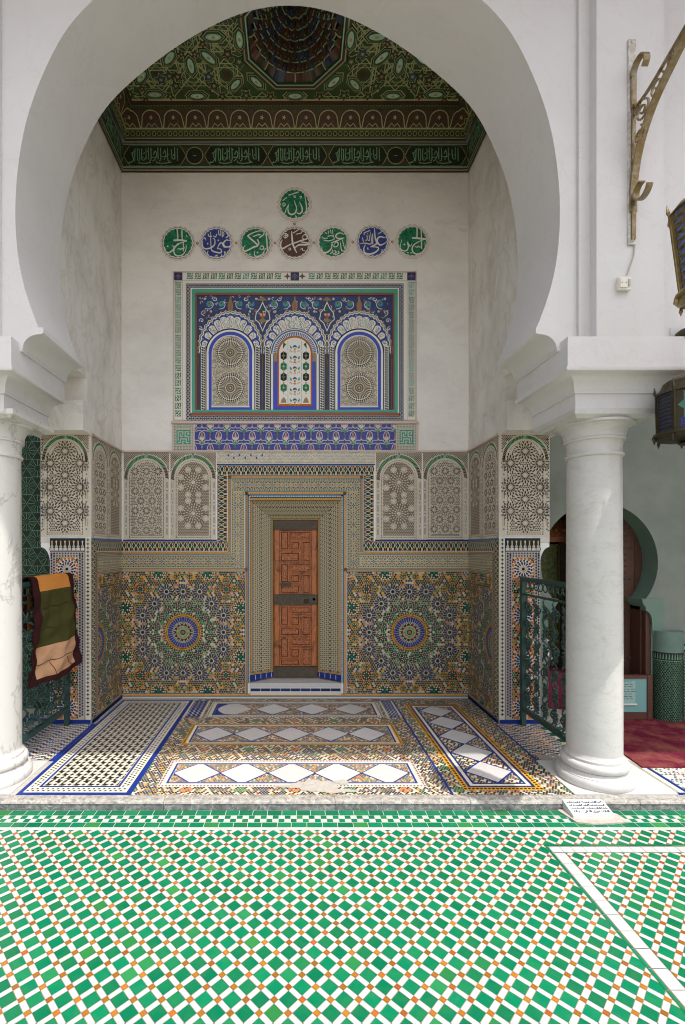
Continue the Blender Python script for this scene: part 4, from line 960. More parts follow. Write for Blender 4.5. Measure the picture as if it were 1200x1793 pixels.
mb = MB(); mb.box(XB(300.5), XB(732.5), DB-.022, DB-.0025, ZB(742.2), ZB(738.2), 'P'); mb.box(XB(302), XB(732), DB-.016, DB-.0025, ZB(791.2), ZB(789.2), 'P')
for xx in (302, 340, 693.2, 730.6): mb.box(XB(xx), XB(xx+1.4), DB-.012, DB-.0026, ZB(789.2), ZB(742.2), 'P')
mb.build('band_moulding', ni)
for sg in (-1, 1):     # slim ledge on top of the dado
    mb = MB(); mb.box(min(sg*1.716, sg*1.7405), max(sg*1.716, sg*1.7405), DP-.02, DB-.024, 2.462, 2.476, 'P'); mb.box(min(sg*1.716, sg*2.19), max(sg*1.716, sg*2.19), DP-.024, DP-.0025, 2.4625, 2.4765, 'P')
    mb.box(min(XB(210 if sg < 0 else 732.6), XB(300.4 if sg < 0 else 824)), max(XB(210 if sg < 0 else 732.6), XB(300.4 if sg < 0 else 824)), DB-.024, DB-.0025, 2.462, 2.4758, 'P')
    mb.build('dado_ledge', ni)
settle(ni, (0, DB, 0))

# ================================================================== ORNATE BLIND WINDOW
wi = thing('blind_window', 'framed blue painted panel of three arches with two sunbursts either side of a floral pane', 'wall panel')
P = Pat(back)
def fr(x0, y0, x1, y1, w, c, l, y1w=None):
    P.rect(x0, y0, x1, y0+w, c, l); P.rect(x0, y1-w, x1, y1, c, l); P.rect(x0, y0+w, x0+w, y1-w, c, l); P.rect(x1-w, y0+w, x1, y1-w, c, l)
P.rect(303, 475, 730, 737, 'P', 0); P.rect(305.5, 477.5, 727.5, 735, 'letter', 1)
def leaf(x, y, s, ph):
    P.rect(x-5.0, y-5.2, x+5.0, y+5.2, 'G' if hsh(y, x) > .25 else 'T', 2.6); k = int(hsh(x, y, 5)*4); q = R(90*k)+ph
    T = lambda a, b: (x+a*math.cos(q)-b*math.sin(q), y+a*math.sin(q)+b*math.cos(q))
    for pts in ([(-5, -1), (-1, -3.6), (2, -1.2), (5, -2.6)], [(-5, 3), (-1.5, 1.2), (1.5, 3.2), (5, 1.4)], [(0, -1.6), (-1.2, 1.4)], [(3.6, -5), (2.6, -2.6)], [(-3.4, 5), (-2.6, 2.2)]): P.line([T(*p) for p in pts], 1.25, 'letter', 3)
    return
def _leaf(x, y, s, ph):
    c_, s_ = math.cos(ph), math.sin(ph); f = 1 if hsh(x, y) > .5 else -1
    for q in (catmull([(-5.2, 3.5), (-2, -4.2), (1, -4.6), (4.6, -2), (2, -.8), (4.8, 3.6), (.5, 1.0), (-1.2, 4.2)], 2, True),): P.poly([(x+(a*c_-b*s_*f)*s, y+(a*s_+b*c_*f)*s) for a, b in q], 'G' if hsh(y, x) > .3 else 'T', 3)
for i in range(18):
    y = 499+13.25*i
    for x in (312.4, 720.6):
        P.rect(x-6.6, y-6.2, x+6.6, y+6.2, 'letter', 2); leaf(x, y, 1.3, 0 if x < 500 else 3.1); P.dia(x+4.6, y-4, 1.3, 1.3, 'G', 3); P.dia(x-4.4, y-4.2, 1.2, 1.5, 'G', 3); P.rect(x-6.9, y-6.7, x+6.9, y-6.2, 'rim_pink', 3)
for i in range(12):
    for xx in (333+14*i, 700-14*i):
        leaf(xx, 484, 1.3, 1.5); P.dia(xx+5, 480, 1.3, 1.3, 'G', 3); P.dia(xx-5, 488, 1.3, 1.3, 'G', 3)
for xx in (312.5, 516.5, 720.5): P.rect(xx-7.4, 477, xx+7.4, 491.5, 'paint_navy', 3); P.star(xx, 484.3, 6, 3, 4, 'gold', 4); P.star(xx, 484.3, 4.8, 2, 8, 'paint_blue', 4.5); P.disc(xx, 484.3, 1.8, 'R', 5, 8)
for sg in (-1, 1): P.star(516.5+sg*13, 484.3, 6.5, 2.5, 4, 'gold_dark', 4)
fr(319.5, 491.5, 713.5, 736.5, .9, 'rim_pink', 3); fr(305, 477, 728, 740, .9, 'rim_pink', 3)
P.rect(325.5, 496, 707.5, 737, 'W', 3)
def braid(x0, y0, x1, y1):
    P.rect(x0, y0, x1, y1, 'N', 4); hor = x1-x0 > y1-y0; L0 = (x1-x0) if hor else (y1-y0); n = int(L0/6.4); w = (y1-y0) if hor else (x1-x0); st = L0/n
    for i in range(n):
        for a in (0, 1):
            q = [(i*st, w*a), ((i+1)*st, w*(1-a))]; P.line([(x0+u, y0+v) if hor else (x0+v, y0+u) for u, v in q], 1.2, 'W', 5)
        m = (i+.5)*st; u, v = (m, w/2); P.dia(*((x0+u, y0+v) if hor else (x0+v, y0+u)), 1.0, 1.0, 'B' if i % 2 else 'G', 6)
braid(326.3, 497, 706.7, 503.6); braid(326.3, 729.8, 706.7, 736.3); braid(326.3, 503.6, 332.6, 729.8); braid(700.4, 503.6, 706.7, 729.8)
fr(332.8, 503.8, 700.2, 729.6, 1.5, 'paint_brown', 5)
P.build('tile_border', wi)
mb = MB()        # projecting frame mouldings
def molding(x0, y0, x1, y1, w, d, m):
    for a in ((x0, y0, x1, y0+w), (x0, y1-w, x1, y1), (x0, y0+w, x0+w, y1-w), (x1-w, y0+w, x1, y1-w)): mb.box(XB(a[0]), XB(a[2]), DB-d, DB-.004, ZB(a[3]), ZB(a[1]), m)
molding(334.3, 505.4, 698.7, 728.9, 2.6, .016, 'letter'); 
for a in ((337, 508, 696, 514.5), ): mb.box(XB(a[0]), XB(a[2]), DB-.022, DB-.004, ZB(a[3]), ZB(a[1]), 'paint_teal')
mb.box(XB(337), XB(342.6), DB-.022, DB-.004, ZB(722), ZB(514.5), 'paint_teal'); mb.box(XB(690.4), XB(696), DB-.022, DB-.004, ZB(722), ZB(514.5), 'paint_teal'); mb.box(XB(342.6), XB(690.4), DB-.022, DB-.004, ZB(722), ZB(718.6), 'paint_teal')
mb.box(XB(334.3), XB(698.7), DB-.019, DB-.0045, ZB(728.6), ZB(724), 'paint_red')
mb.box(XB(342.8), XB(690.2), DB-.018, DB-.0045, ZB(518), ZB(514.8), 'paint_red'); mb.box(XB(342.8), XB(345.6), DB-.018, DB-.0045, ZB(718.4), ZB(518), 'paint_red'); mb.box(XB(687.4), XB(690.2), DB-.018, DB-.0045, ZB(718.4), ZB(518), 'paint_red')
mb.build('frame', wi)
P = Pat(lambda u, v, l: back(u, v, l+4)); P.rect(345, 517, 688, 719, 'paint_navy', 0); P.clip = (346, 518, 687, 718.5)
C3 = (404, 516.5, 629)
def scroll(x, y, r, sg, c='W', w=1.15, turns=1.4, ph=0):
    P.line([(x+sg*r*(1-t/26.)*math.cos(ph+t/26.*turns*6.283), y+r*(1-t/26.)*math.sin(ph+t/26.*turns*6.283)) for t in range(24)], w, c, 3)
for cx in C3:
    for sg in (-1, 1):
        if not 350 < cx+sg*40 < 683: continue
        x = cx+sg*(37 if cx+sg*56 < 350 or cx+sg*56 > 683 else 16)
        for xx, r_ in ((cx+sg*16, 5), (cx+sg*37, 5)):
            P.disc(xx, 532.5, r_+3.2, 'paint_blue', 1, 10); P.disc(xx, 532.5, r_, 'T', 3, 12); P.disc(xx, 532.5, 2.3, 'gold', 4, 8); P.disc(xx, 532.5, 1.1, 'G', 5, 6)
            scroll(xx, 532.5, 9.6, sg, 'letter', 1.1, .9, 1.2)
        scroll(cx+sg*26.5, 524, 4.2, sg, 'letter', 1.2, 1.2); scroll(cx+sg*27, 541, 4.5, -sg, 'A', 1.2, 1.2); P.disc(cx+sg*45, 524, 2.4, 'W', 3, 6); P.disc(cx+sg*44, 545, 2.6, 'gold', 3, 6); P.disc(cx+sg*34, 546, 2.2, 'W', 3, 6)
for cx in (460.2, 572.8):
    P.line([(cx-13, 560), (cx-11, 548), (cx-5, 541), (cx, 530), (cx+5, 541), (cx+11, 548), (cx+13, 560)], 1.5, 'letter', 4); P.line([(cx-13, 560), (cx-6, 566), (cx, 580), (cx+6, 566), (cx+13, 560)], 1.5, 'letter', 4)
    P.disc(cx, 553, 4.4, 'O', 4, 10); P.disc(cx-3, 551.5, 2.4, 'rim_pink', 5, 7); P.disc(cx+3, 551.5, 2.4, 'rim_pink', 5, 7); P.poly([(cx-3, 545), (cx, 536), (cx+3, 545)], 'G', 4); P.poly([(cx-7, 562), (cx, 557), (cx+7, 562), (cx, 566)], 'gold', 4)
    P.poly([(cx-9, 527), (cx, 520), (cx+9, 527), (cx+3, 527), (cx, 530), (cx-3, 527)], 'gold', 4)
for i in range(230):
    x, y = 348+337*hsh(i, 7), 519+75*hsh(i, 11)
    if i % 3: scroll(x, y, 2.6+1.6*hsh(i, 2), 1 if i % 2 else -1, ['letter', 'letter', 'A', 'W'][i % 4], .8, .8, 6*hsh(i, 3))
    else: P.dia(x, y, 1.6, 2.0, ['gold', 'M', 'gold_dark', 'rim_pink'][i % 4], 2.5)
for sg in (-1, 1):
    for (dx, dy, r_) in ((-159, 548, 5), (-163, 562, 4.4), (-165, 576, 3.6), (-160, 590, 3)):
        scroll(516.5-sg*-dx, dy, r_, sg, 'letter', 1.1, 1.3, dy); P.disc(516.5+sg*(dx+9), dy-5, 1.8, 'gold', 3, 6)
FY = 620
def rp(cx, a, rx, ry): return (cx+rx*math.cos(a), FY+ry*math.sin(a))
for cx in C3:
    outer = [rp(cx, -math.pi*(.0+i/44), 55.5+1.1*math.cos(22*math.pi*i/44*2), 72+1.4*math.cos(22*math.pi*i/44*2)) for i in range(45)]
    P.poly(outer, 'paint_blue', 5); P.line(outer, 3.0, 'gold', 6); P.line([(cx+(x-cx)*.985, FY+(y-FY)*.985) for x, y in outer], 1.5, 'letter', 7); P.line([(cx+(x-cx)*1.045, FY+(y-FY)*1.035) for x, y in outer], 1.0, 'letter', 7)
    for i in range(11):
        a = -math.pi*(.055+.89*(i+.5)/11); r1x, r1y = 51.5, 66.5; ex, ey = r1x*math.cos(a), r1y*math.sin(a); ro = math.hypot(ex, ey); an = math.atan2(ey, ex); ri = 44.3; w0, w1 = 4.3, 4.8+1.1*abs(math.sin(an))
        ca, sa = math.cos(an), math.sin(an); q = [(ri, -w0), (ro-4.5, -w1)]+[(ro-4.5+4.5*math.sin(math.pi*k/6), -w1*math.cos(math.pi*k/6)) for k in range(1, 6)]+[(ro-4.5, w1), (ri, w0)]
        P.poly([(cx+d*ca-e*sa, FY+d*sa+e*ca) for d, e in q], 'letter', 7)
        tint = ['A', 'M', 'rim_pink', 'G', 'A'][(i*3+int(cx)) % 5]
        nk = int((ro-ri)*1.9)
        for k in range(nk):
            d = ri+1+(ro-ri-3)*(k+.5)/nk; e = (hsh(k, i, cx)-.5)*w0*1.7; P.star(cx+d*ca-e*sa, FY+d*sa+e*ca, 1.05, .5, 3, tint if k % 2 else 'carved_rose', 8, k)
        P.disc(cx+(ro+1.6)*math.cos(an+.11), FY+(ro+1.6)*math.sin(an+.11), 1.4, 'M', 8, 6)
    P.ring(cx, FY, 38, 44, 'paint_navy', 8, 40, -math.pi, 0); P.ring(cx, FY, 38.4, 41.8, 'letter', 8.5, 40, -math.pi, 0); P.ring(cx, FY, 42.6, 43.6, 'K', 9, 40, -math.pi, 0); P.ring(cx, FY, 31.5, 38, 'paint_bright', 9, 40, -math.pi, 0)
    P.rect(cx-41.8, FY, cx-38, 718.5, 'letter', 8); P.rect(cx+38, FY, cx+41.8, 718.5, 'letter', 8); P.rect(cx-38, FY, cx+38, 718.5, 'paint_bright', 8); P.rect(cx-43.6, FY, cx-42.6, 718.5, 'K', 9); P.rect(cx+42.6, FY, cx+43.6, 718.5, 'K', 9)
    for sg in (-1, 1):
        xa = cx+sg*47.6; P.rect(xa-4.2, 606, xa+4.2, 718, 'letter', 9); P.rect(xa-4.6, 606, xa-4.0, 718, 'K', 9.5); P.rect(xa+4.0, 606, xa+4.6, 718, 'K', 9.5)
        for i in range(26):
            y = 608+4.25*i; P.poly([(xa-3.4, y), (xa+.6, y+.3), (xa+.4, y+3.4), (xa-2.4, y+2.8)], 'K', 10); P.poly([(xa+.7, y+1.8), (xa+3.4, y+1.0), (xa+3.4, y+4.1), (xa+1.0, y+4.2)], 'carved_shade_brown', 10)
    arch_in = lambda r_: [(cx-r_, 712)]+[rp(cx, -math.pi+math.pi*i/28, r_, r_) for i in range(29)]+[(cx+r_, 712)]
    if cx != 516.5:
        P.rect(cx-33.2, 711.6, cx+33.2, 713.6, 'letter', 9); P.poly(arch_in(32.6), 'letter', 10); P.poly(arch_in(31.6), 'carved_plaster', 11)
        yy = 590; j = 0
        while yy < 711:
            xx = cx-31+(j % 2)*1.2
            while xx < cx+31:
                if yy > FY or math.hypot(xx-cx, yy-FY) < 30.6: P.star(xx, yy, 1.15, .6, 4, ['carved_plaster', 'carved_shade_brown', 'carved_shade_brown', 'G', 'carved_shade_brown', 'R' if hsh(j) > .7 else 'W'][int(hsh(xx, yy)*6)], 12, .4)
                xx += 2.4
            yy += 2.1; j += 1
        for cy in (618.5, 680):
            P.disc(cx, cy, 25.6, 'carved_shade_brown', 13, 40); P.dots(cx, cy, 24.0, 40, 1.45, 'carved_plaster', 14); P.dots(cx, cy, 20.6, 40, 1.4, 'letter', 14); P.spokes(cx, cy, 9.6, 19.4, 36, .34, .80, 'carved_plaster', 14)
            P.disc(cx, cy, 9.2, 'carved_plaster', 15, 24); P.disc(cx, cy, 7.6, 'gold_dark', 16, 24); P.ring(cx, cy, 4.2, 5.0, 'carved_plaster', 16.5, 20); P.disc(cx, cy, 1.6, 'carved_plaster', 17, 10)
        for sg in (-1, 1): P.star(cx+sg*28.5, 649, 3.2, 1.5, 6, 'rim_pink', 14)
    else:
        P.ring(cx, FY, 31.2, 43, 'letter', 10, 40, -math.pi, 0); P.ring(cx, FY, 39, 41.6, 'A', 11, 40, -math.pi, 0); P.spokes(cx, FY, 31.5, 37.6, 34, .7, 1.2, 'paint_blue', 11, -math.pi, 0, math.pi)
        P.ring(cx, FY, 29.8, 31.4, 'gold', 12, 36, -math.pi, 0)
        for sg in (-1, 1): P.rect(cx+sg*34-3, 624, cx+sg*34+3, 634, 'gold', 12); P.rect(cx+sg*36-.8, 634, cx+sg*36+.8, 680, 'gold_dark', 12); P.disc(cx+sg*34, 622, 4, 'gold', 13, 8)
        P.poly(arch_in(30), 'O', 12); P.poly([(cx-27.6, 708)]+[rp(cx, -math.pi+math.pi*i/28, 27.6, 27.6) for i in range(29)]+[(cx+27.6, 708)], 'letter', 13)
        for k in range(6):                              # floral pane: vases, sprigs and blue cushions
            y = 606+18.6*k
            P.poly([(cx-3.6, y+4), (cx-3.6, y+1.4), (cx, y-1.2), (cx+3.6, y+1.4), (cx+3.6, y+4), (cx, y+2.6)], 'paint_blue', 14); P.disc(cx, y+6.4, 2.2, 'Y', 14, 6); P.poly([(cx-3, y+11), (cx, y+8.4), (cx+3, y+11), (cx, y+13)], 'Y' if k % 2 else 'rim_pink', 14)
            for sg in (-1, 1):
                P.poly([(cx+sg*5, y+3), (cx+sg*9, y-1), (cx+sg*8.5, y+4.5), (cx+sg*5.4, y+6)], 'T', 14); P.disc(cx+sg*8, y+9, 1.7, 'rim_pink', 14, 6); P.dia(cx+sg*5.4, y+10.5, 1.1, 1.6, 'Y', 14); P.line([(cx+sg*12, y-8), (cx+sg*12, y+8)], .6, 'carved_rose', 14)
                if y > 618 and k < 5:
                    xx = cx+sg*19.5; P.poly([(xx-5.4, y-5), (xx, y-8.5), (xx+5.4, y-5), (xx+5.4, y+3.6), (xx, y+7), (xx-5.4, y+3.6)], 'K' if k % 2 else 'G', 14); P.star(xx, y-.6, 4, 1.7, 4, 'T', 15); P.disc(xx, y-.6, 1.7, 'R' if k % 2 else 'rim_pink', 16, 6); P.dia(xx, y-5.6, 1.2, 1.2, 'Y', 15); P.dia(xx, y+4.2, 1.2, 1.2, 'O', 15)
                    P.dia(xx, y+9, 1.4, 1.6, 'Y', 14)
        for sg in (-1, 1): P.poly([(cx+sg*19.5-5, 706), (cx+sg*19.5-3.5, 700), (cx+sg*19.5, 696), (cx+sg*19.5+3.5, 700), (cx+sg*19.5+5, 706)], 'gold', 14); P.poly([(cx+sg*15, 604), (cx+sg*20, 600), (cx+sg*21, 612)], 'G', 14)
    P.poly([(cx-4.2, 545), (cx-4.8, 533), (cx-2.2, 528), (cx-1, 521), (cx, 517.5), (cx+1, 521), (cx+2.2, 528), (cx+4.8, 533), (cx+4.2, 545)], 'gold', 9); P.rect(cx-1.8, 531, cx+1.8, 543, 'R', 10)
P.clip = None; AP = P.build('arched_panel', wi)
for cx in (347.5, 460.2, 572.8, 685.5):
    mb = MB(); X = XB(cx); n = 10; yy = DB-.012
    mb.lathe([(.009, ZB(718)), (.009, ZB(714)), (.006, ZB(711)), (.006, ZB(642)), (.009, ZB(640)), (.013, ZB(636)), (.010, ZB(632)), (.014, ZB(628)), (.006, ZB(626)), (.005, ZB(600))], X, yy, 'gold_dark', 12); mb.build('colonnette', AP, smooth=50)
settle(wi, (0, DB, ZB(737)))

# ================================================================== CALLIGRAPHY ROUNDELS
T_ = {}
T_['hasan'] = [((290, 125), (298, 200), (302, 285), 16), ((365, 150), (366, 220), (370, 290), 15), ((235, 302), (340, 298), (440, 312), 22), ((440, 312), (340, 345), (265, 400), (240, 460), (255, 515), (300, 540), (370, 525), (420, 460), (435, 370), 17), ((385, 330), (386, 400), (385, 470), 13), ((290, 440), (325, 425), (340, 445), (365, 425), (385, 440), (415, 400), 12), ((215, 375), (242, 410), (225, 450), (160, 492), (115, 465), (103, 410), 17), ((140, 385), (150, 405), 22), ((430, 220), (445, 245), 11), ((240, 400), (270, 385), (310, 345), 11)]
T_['uthman'] = [((1120, 310), (1050, 297), (1005, 345), (1030, 395), (1090, 398), (1140, 350), 18), ((1065, 412), (1010, 400), (985, 345), (950, 350), (908, 430), 17), ((908, 430), (960, 438), (975, 480), (930, 492), (840, 465), (815, 420), (805, 170), 18), ((840, 270), (870, 290), (865, 370), (800, 420), (720, 430), (685, 390), (680, 310), 17), ((755, 342), (765, 360), 20), ((918, 292), (930, 308), 18), ((705, 255), (720, 272), 16), ((768, 200), (778, 236), (830, 240), 11), ((850, 232), (880, 250), (902, 205), 11), ((930, 145), (935, 212), (962, 218), 11), ((962, 132), (965, 222), 10), ((985, 155), (985, 250), 10), ((1000, 172), (1012, 210), (985, 250), 10), ((1048, 180), (1078, 230), (1040, 262), 12), ((766, 468), (752, 510), (782, 532), 11), ((868, 552), (900, 530), (915, 552), 11), ((968, 520), (986, 546), 11), ((1030, 470), (1018, 498), (1045, 492), 10), ((720, 260), (735, 300), 9)]
T_['abubakr'] = [((460, 200), (475, 330), (480, 462), 17), ((432, 165), (330, 165), (190, 225), (205, 262), (330, 380), (270, 410), (150, 470), (113, 458), (118, 410), (142, 385), 19), ((432, 165), (422, 218), (355, 266), 14), ((260, 250), (310, 228), (380, 216), 12), ((328, 290), (350, 350), (322, 398), 16), ((368, 412), (395, 390), (425, 410), (412, 442), (372, 440), (368, 412), 13), ((425, 410), (430, 480), (370, 542), (300, 550), (280, 510), (290, 465), 15), ((322, 485), (338, 497), 20), ((445, 430), (457, 442), 16), ((200, 515), (220, 527), 20)]
T_['muhammad'] = [((855, 165), (860, 250), (880, 380), (935, 500), 24), ((962, 140), (880, 192), 11), ((1015, 262), (1050, 220), (1088, 232), (1092, 280), (1050, 292), (1015, 262), 15), ((1092, 282), (1000, 310), (890, 350), 16), ((1000, 330), (1120, 350), (1080, 372), (970, 376), (900, 425), 24), ((872, 350), (790, 392), (720, 432), (690, 412), (690, 350), (712, 295), 22), ((808, 440), (825, 422), (842, 440), (825, 458), (808, 440), 10), ((1012, 150), (1006, 190), (920, 212), 10), ((990, 450), (1022, 430), (1022, 458), (1062, 462), 11), ((720, 215), (760, 200), (800, 230), (760, 270), (722, 240), 12), ((740, 235), (790, 225), 11), ((760, 205), (762, 268), 9)]
T_['umar'] = [((462, 212), (400, 190), (345, 215), (340, 255), (380, 275), (465, 265), 18), ((465, 265), (380, 300), (300, 332), (268, 342), 15), ((310, 372), (340, 330), (372, 350), (360, 392), (310, 402), (270, 340), 14), ((275, 350), (270, 420), (220, 480), (150, 492), (120, 450), (125, 400), 18), ((505, 290), (512, 420), 11), ((440, 290), (445, 330), (480, 440), (492, 350), 11), ((408, 340), (425, 455), (472, 470), 11), ((280, 450), (292, 480), (250, 512), 12), ((320, 460), (342, 490), (290, 522), 12), ((370, 470), (386, 500), (320, 532), 12), ((120, 250), (150, 272), (212, 270), 10), ((170, 182), (202, 202), 9), ((215, 150), (225, 202), 9), ((255, 140), (264, 202), 9), ((286, 140), (292, 212), 9), ((212, 250), (240, 232), (302, 240), 10), ((150, 300), (230, 312), (312, 290), 10), ((300, 220), (312, 282), 9), ((430, 300), (450, 305), 10)]
T_['ali'] = [((1092, 262), (1015, 248), (975, 290), (982, 342), (1030, 376), (1112, 335), 24), ((1052, 165), (985, 206), 10), ((932, 120), (945, 270), (968, 340), (940, 372), (870, 402), 22), ((870, 402), (980, 410), (988, 450), (920, 500), (840, 515), (780, 490), (768, 430), (792, 368), 22), ((905, 200), (906, 362), 12), ((870, 170), (882, 350), (790, 345), (700, 355), 12), ((850, 220), (856, 300), (832, 302), 10), ((815, 222), (820, 292), (790, 302), 10), ((748, 260), (762, 332), 10), ((770, 190), (862, 150), 11), ((770, 190), (775, 220), 10), ((822, 195), (838, 205), 12), ((1040, 440), (1055, 455), (1040, 480), (1060, 485), 10), ((825, 415), (835, 445), 12)]
T_['husayn'] = [((795, 120), (796, 190), (795, 270), 16), ((860, 155), (865, 300), (865, 442), 15), ((720, 276), (800, 280), (940, 296), 22), ((936, 296), (840, 325), (750, 380), (720, 440), (740, 500), (800, 522), (880, 490), (920, 420), (915, 340), 17), ((760, 405), (795, 420), (810, 400), (835, 418), (860, 410), 12), ((720, 360), (690, 402), (650, 345), (662, 420), (630, 470), (570, 466), (535, 420), (560, 300), 16), ((592, 370), (608, 384), 22), ((648, 492), (662, 507), 20), ((698, 497), (712, 512), 20), ((905, 230), (910, 255), 10)]
T_['allah'] = [((735, 180), (760, 330), (765, 442), (715, 490), 17), ((660, 310), (695, 390), (700, 450), (660, 492), (612, 470), 20), ((575, 288), (612, 400), (590, 480), (540, 502), (495, 480), (480, 420), (492, 350), 20), ((492, 345), (455, 420), (428, 492), (400, 490), (384, 440), 12), ((490, 206), (645, 155), 12), ((400, 292), (460, 238), 10), ((395, 345), (415, 325), (440, 350), (418, 375), (395, 350), 12), ((570, 205), (573, 236), (600, 236), (601, 206), 9), ((660, 232), (692, 225), (670, 260), 9), ((595, 520), (612, 545), (588, 566), 13), ((586, 208), (587, 235), 8)]
def roundel(key, cx, cy, ox, oy, ground, rim, label):
    t = thing('calligraphy_roundel', label, 'wall plaque', group='carved calligraphy roundels on the upper wall')
    P = Pat(lambda u, v, l: back(u, v, l+2)); n = 96; sc = 20
    sc_ = lambda r, a_: [(cx+(r+a_*abs(math.sin(sc*math.pi*i/n)))*math.cos(2*math.pi*i/n), cy+(r+a_*abs(math.sin(sc*math.pi*i/n)))*math.sin(2*math.pi*i/n)) for i in range(n)]
    P.poly(sc_(28.2, 2.6), 'rim_pink', 0); P.poly(sc_(27.4, 2.4), 'letter', 4); P.poly(sc_(26.2, 2.0), rim, 5); P.poly(sc_(25.4, 1.8), 'letter', 6); P.build('scalloped_rim', t, depth=4)
    P = Pat(lambda u, v, l: back(u, v, l+9)); P.poly(sc_(23.6, 1.8), ground, 0)
    for i in range(150):
        a = 6.283*hsh(i, cx); r_ = 23*math.sqrt(hsh(i, cy, 2)); P.line([(cx+r_*math.cos(a)+1.5*math.cos(q*1.1+i), cy+r_*math.sin(a)+1.5*math.sin(q*1.1+i)) for q in range(4)], .55, 'DG' if ground == 'disc_green' else ('paint_navy' if ground == 'disc_blue' else 'paint_brown'), 1)
    GR = P.build('ground', t)
    P = Pat(lambda u, v, l: back(u, v, l+10))
    for st in T_[key]:
        w = st[-1]/8.82*1.12; pts = [(cx+(x-ox)/8.82, cy+(y-oy)/8.82) for x, y in st[:-1]]
        if len(pts) == 2 and math.dist(*pts) < 3: P.dia((pts[0][0]+pts[1][0])/2, (pts[0][1]+pts[1][1])/2, w*.62, w*.62, 'letter', 5)
        else: P.line(catmull(pts, 5) if len(pts) > 2 else pts, w, 'letter', 5+.2*hsh(w, pts[0][0]), taper=len(pts) > 3)
    P.build('lettering', GR, depth=5); settle(t, back(cx, cy, 0))
roundel('hasan', 312, 426.5, 300, 340, 'disc_green', 'disc_brown', 'green plaque of white script at the left end of the row, above the window corner')
roundel('uthman', 379.5, 426.5, 895, 340, 'disc_blue', 'disc_blue', 'blue plaque crowded with small white script along its top')
roundel('abubakr', 448, 426, 300, 340, 'disc_green', 'disc_brown', 'green plaque with a large angular letter, just left of the brown one')
roundel('muhammad', 516, 426, 900, 340, 'disc_brown', 'disc_brown', 'brown plaque of white script in the centre of the row')
roundel('umar', 584, 425, 300, 330, 'disc_green', 'rim_pink', 'green plaque with several small lines of script, just right of the brown one')
roundel('ali', 652.6, 424, 905, 320, 'disc_blue', 'disc_blue', 'blue plaque with bold sweeping white script, last but one on the right')
roundel('husayn', 722, 423.5, 725, 325, 'disc_green', 'rim_pink', 'green plaque of white script at the right end of the row')
roundel('allah', 516, 358.5, 582, 340, 'disc_green', 'rim_pink', 'green plaque set alone above the row of seven')
P = Pat(lambda u, v, l: back(u, v, l+2))
links = [(346, 426.5), (414, 426), (482, 426), (550, 425.5), (618, 424.5), (687, 424), (516, 392.5)]
for i, (x, y) in enumerate(links):
    P = Pat(lambda u, v, l: back(u, v, l+2)); P.star(x, y, 4.6, 3.4, 4, 'letter', 2); P.star(x, y, 3.2, 2.2, 4, 'R' if i % 3 else 'gold', 3); P.disc(x, y, 1, 'letter', 4, 6)
    o = P.build('rosette_link', depth=2)
    b = back(x, y, 0)
    o.data.transform(__import__('mathutils').Matrix.Translation(-Vector(b))); o.location = b
    tag(o, ['tiny red flower boss between the left end green plaque and its blue neighbour', 'tiny flower boss between the crowded blue plaque and the angular green one', 'tiny flower boss just left of the brown plaque', 'tiny gold flower boss just right of the brown plaque', 'tiny flower boss between the small lined green plaque and the bold blue one', 'tiny flower boss between the bold blue plaque and the right end green one', 'tiny gold flower boss under the topmost green plaque'][i], 'boss', 'flower bosses linking the roundels')

# ================================================================== PAINTED CEILING
ce = thing('painted_ceiling', 'dark green and red painted wooden ceiling with star latticework and an octagonal honeycomb dome', 'ceiling')
XI, YI0, YI1, ZC = 1.585, 3.62, 4.69, 5.855
oc, oa = (0.0, 4.12), .40
octo = [(oc[0]+oa/math.cos(R(22.5))*math.cos(R(22.5+45*k)), oc[1]+oa/math.cos(R(22.5))*math.sin(R(22.5+45*k))) for k in range(8)]
# flat field with an octagonal hole: eight trapezia out to the rectangle's edge
mb = MB(); vs = []; rect8 = []
for x, y in octo:
    dx, dy = x-oc[0], y-oc[1]
    if abs(dx) > abs(dy): rect8.append((math.copysign(XI, dx), YI1 if dy > 0 else YI0))
    else: rect8.append((math.copysign(.35, dx), YI1 if dy > 0 else YI0))
for k in range(8):
    a, b, c, d = octo[k], octo[(k+1) % 8], rect8[(k+1) % 8], rect8[k]
    mb.add([(*a, ZC), (*b, ZC), (*c, ZC), (*d, ZC), (*a, ZC+.03), (*b, ZC+.03), (*c, ZC+.03), (*d, ZC+.03)], [(0, 1, 2, 3), (4, 7, 6, 5), (0, 4, 5, 1), (3, 2, 6, 7)], 'ceil_green')
P = Pat(lambda u, v, l: (u, v, ZC-.002-l*LZ*2)); P.clip = (-XI, YI0, XI, YI1)
def cl(pts, w=.008, c='ceil_line', l=3, closed=False): P.line(pts, w, c, l, closed)
def outside(x, y, m=0): return max(abs(x-oc[0]), abs(y-oc[1]), (abs(x-oc[0])+abs(y-oc[1]))*math.sqrt(.5)) > oa+.05+m
for r_, w, c in ((oa+.062, .024, 'ceil_green'), (oa+.046, .014, 'ceil_gold'), (oa+.028, .022, 'ceil_red'), (oa+.010, .010, 'ceil_mint')):
    cl([(oc[0]+r_/math.cos(R(22.5))*math.cos(R(22.5+45*k)), oc[1]+r_/math.cos(R(22.5))*math.sin(R(22.5+45*k))) for k in range(8)], w, c, 5, True)
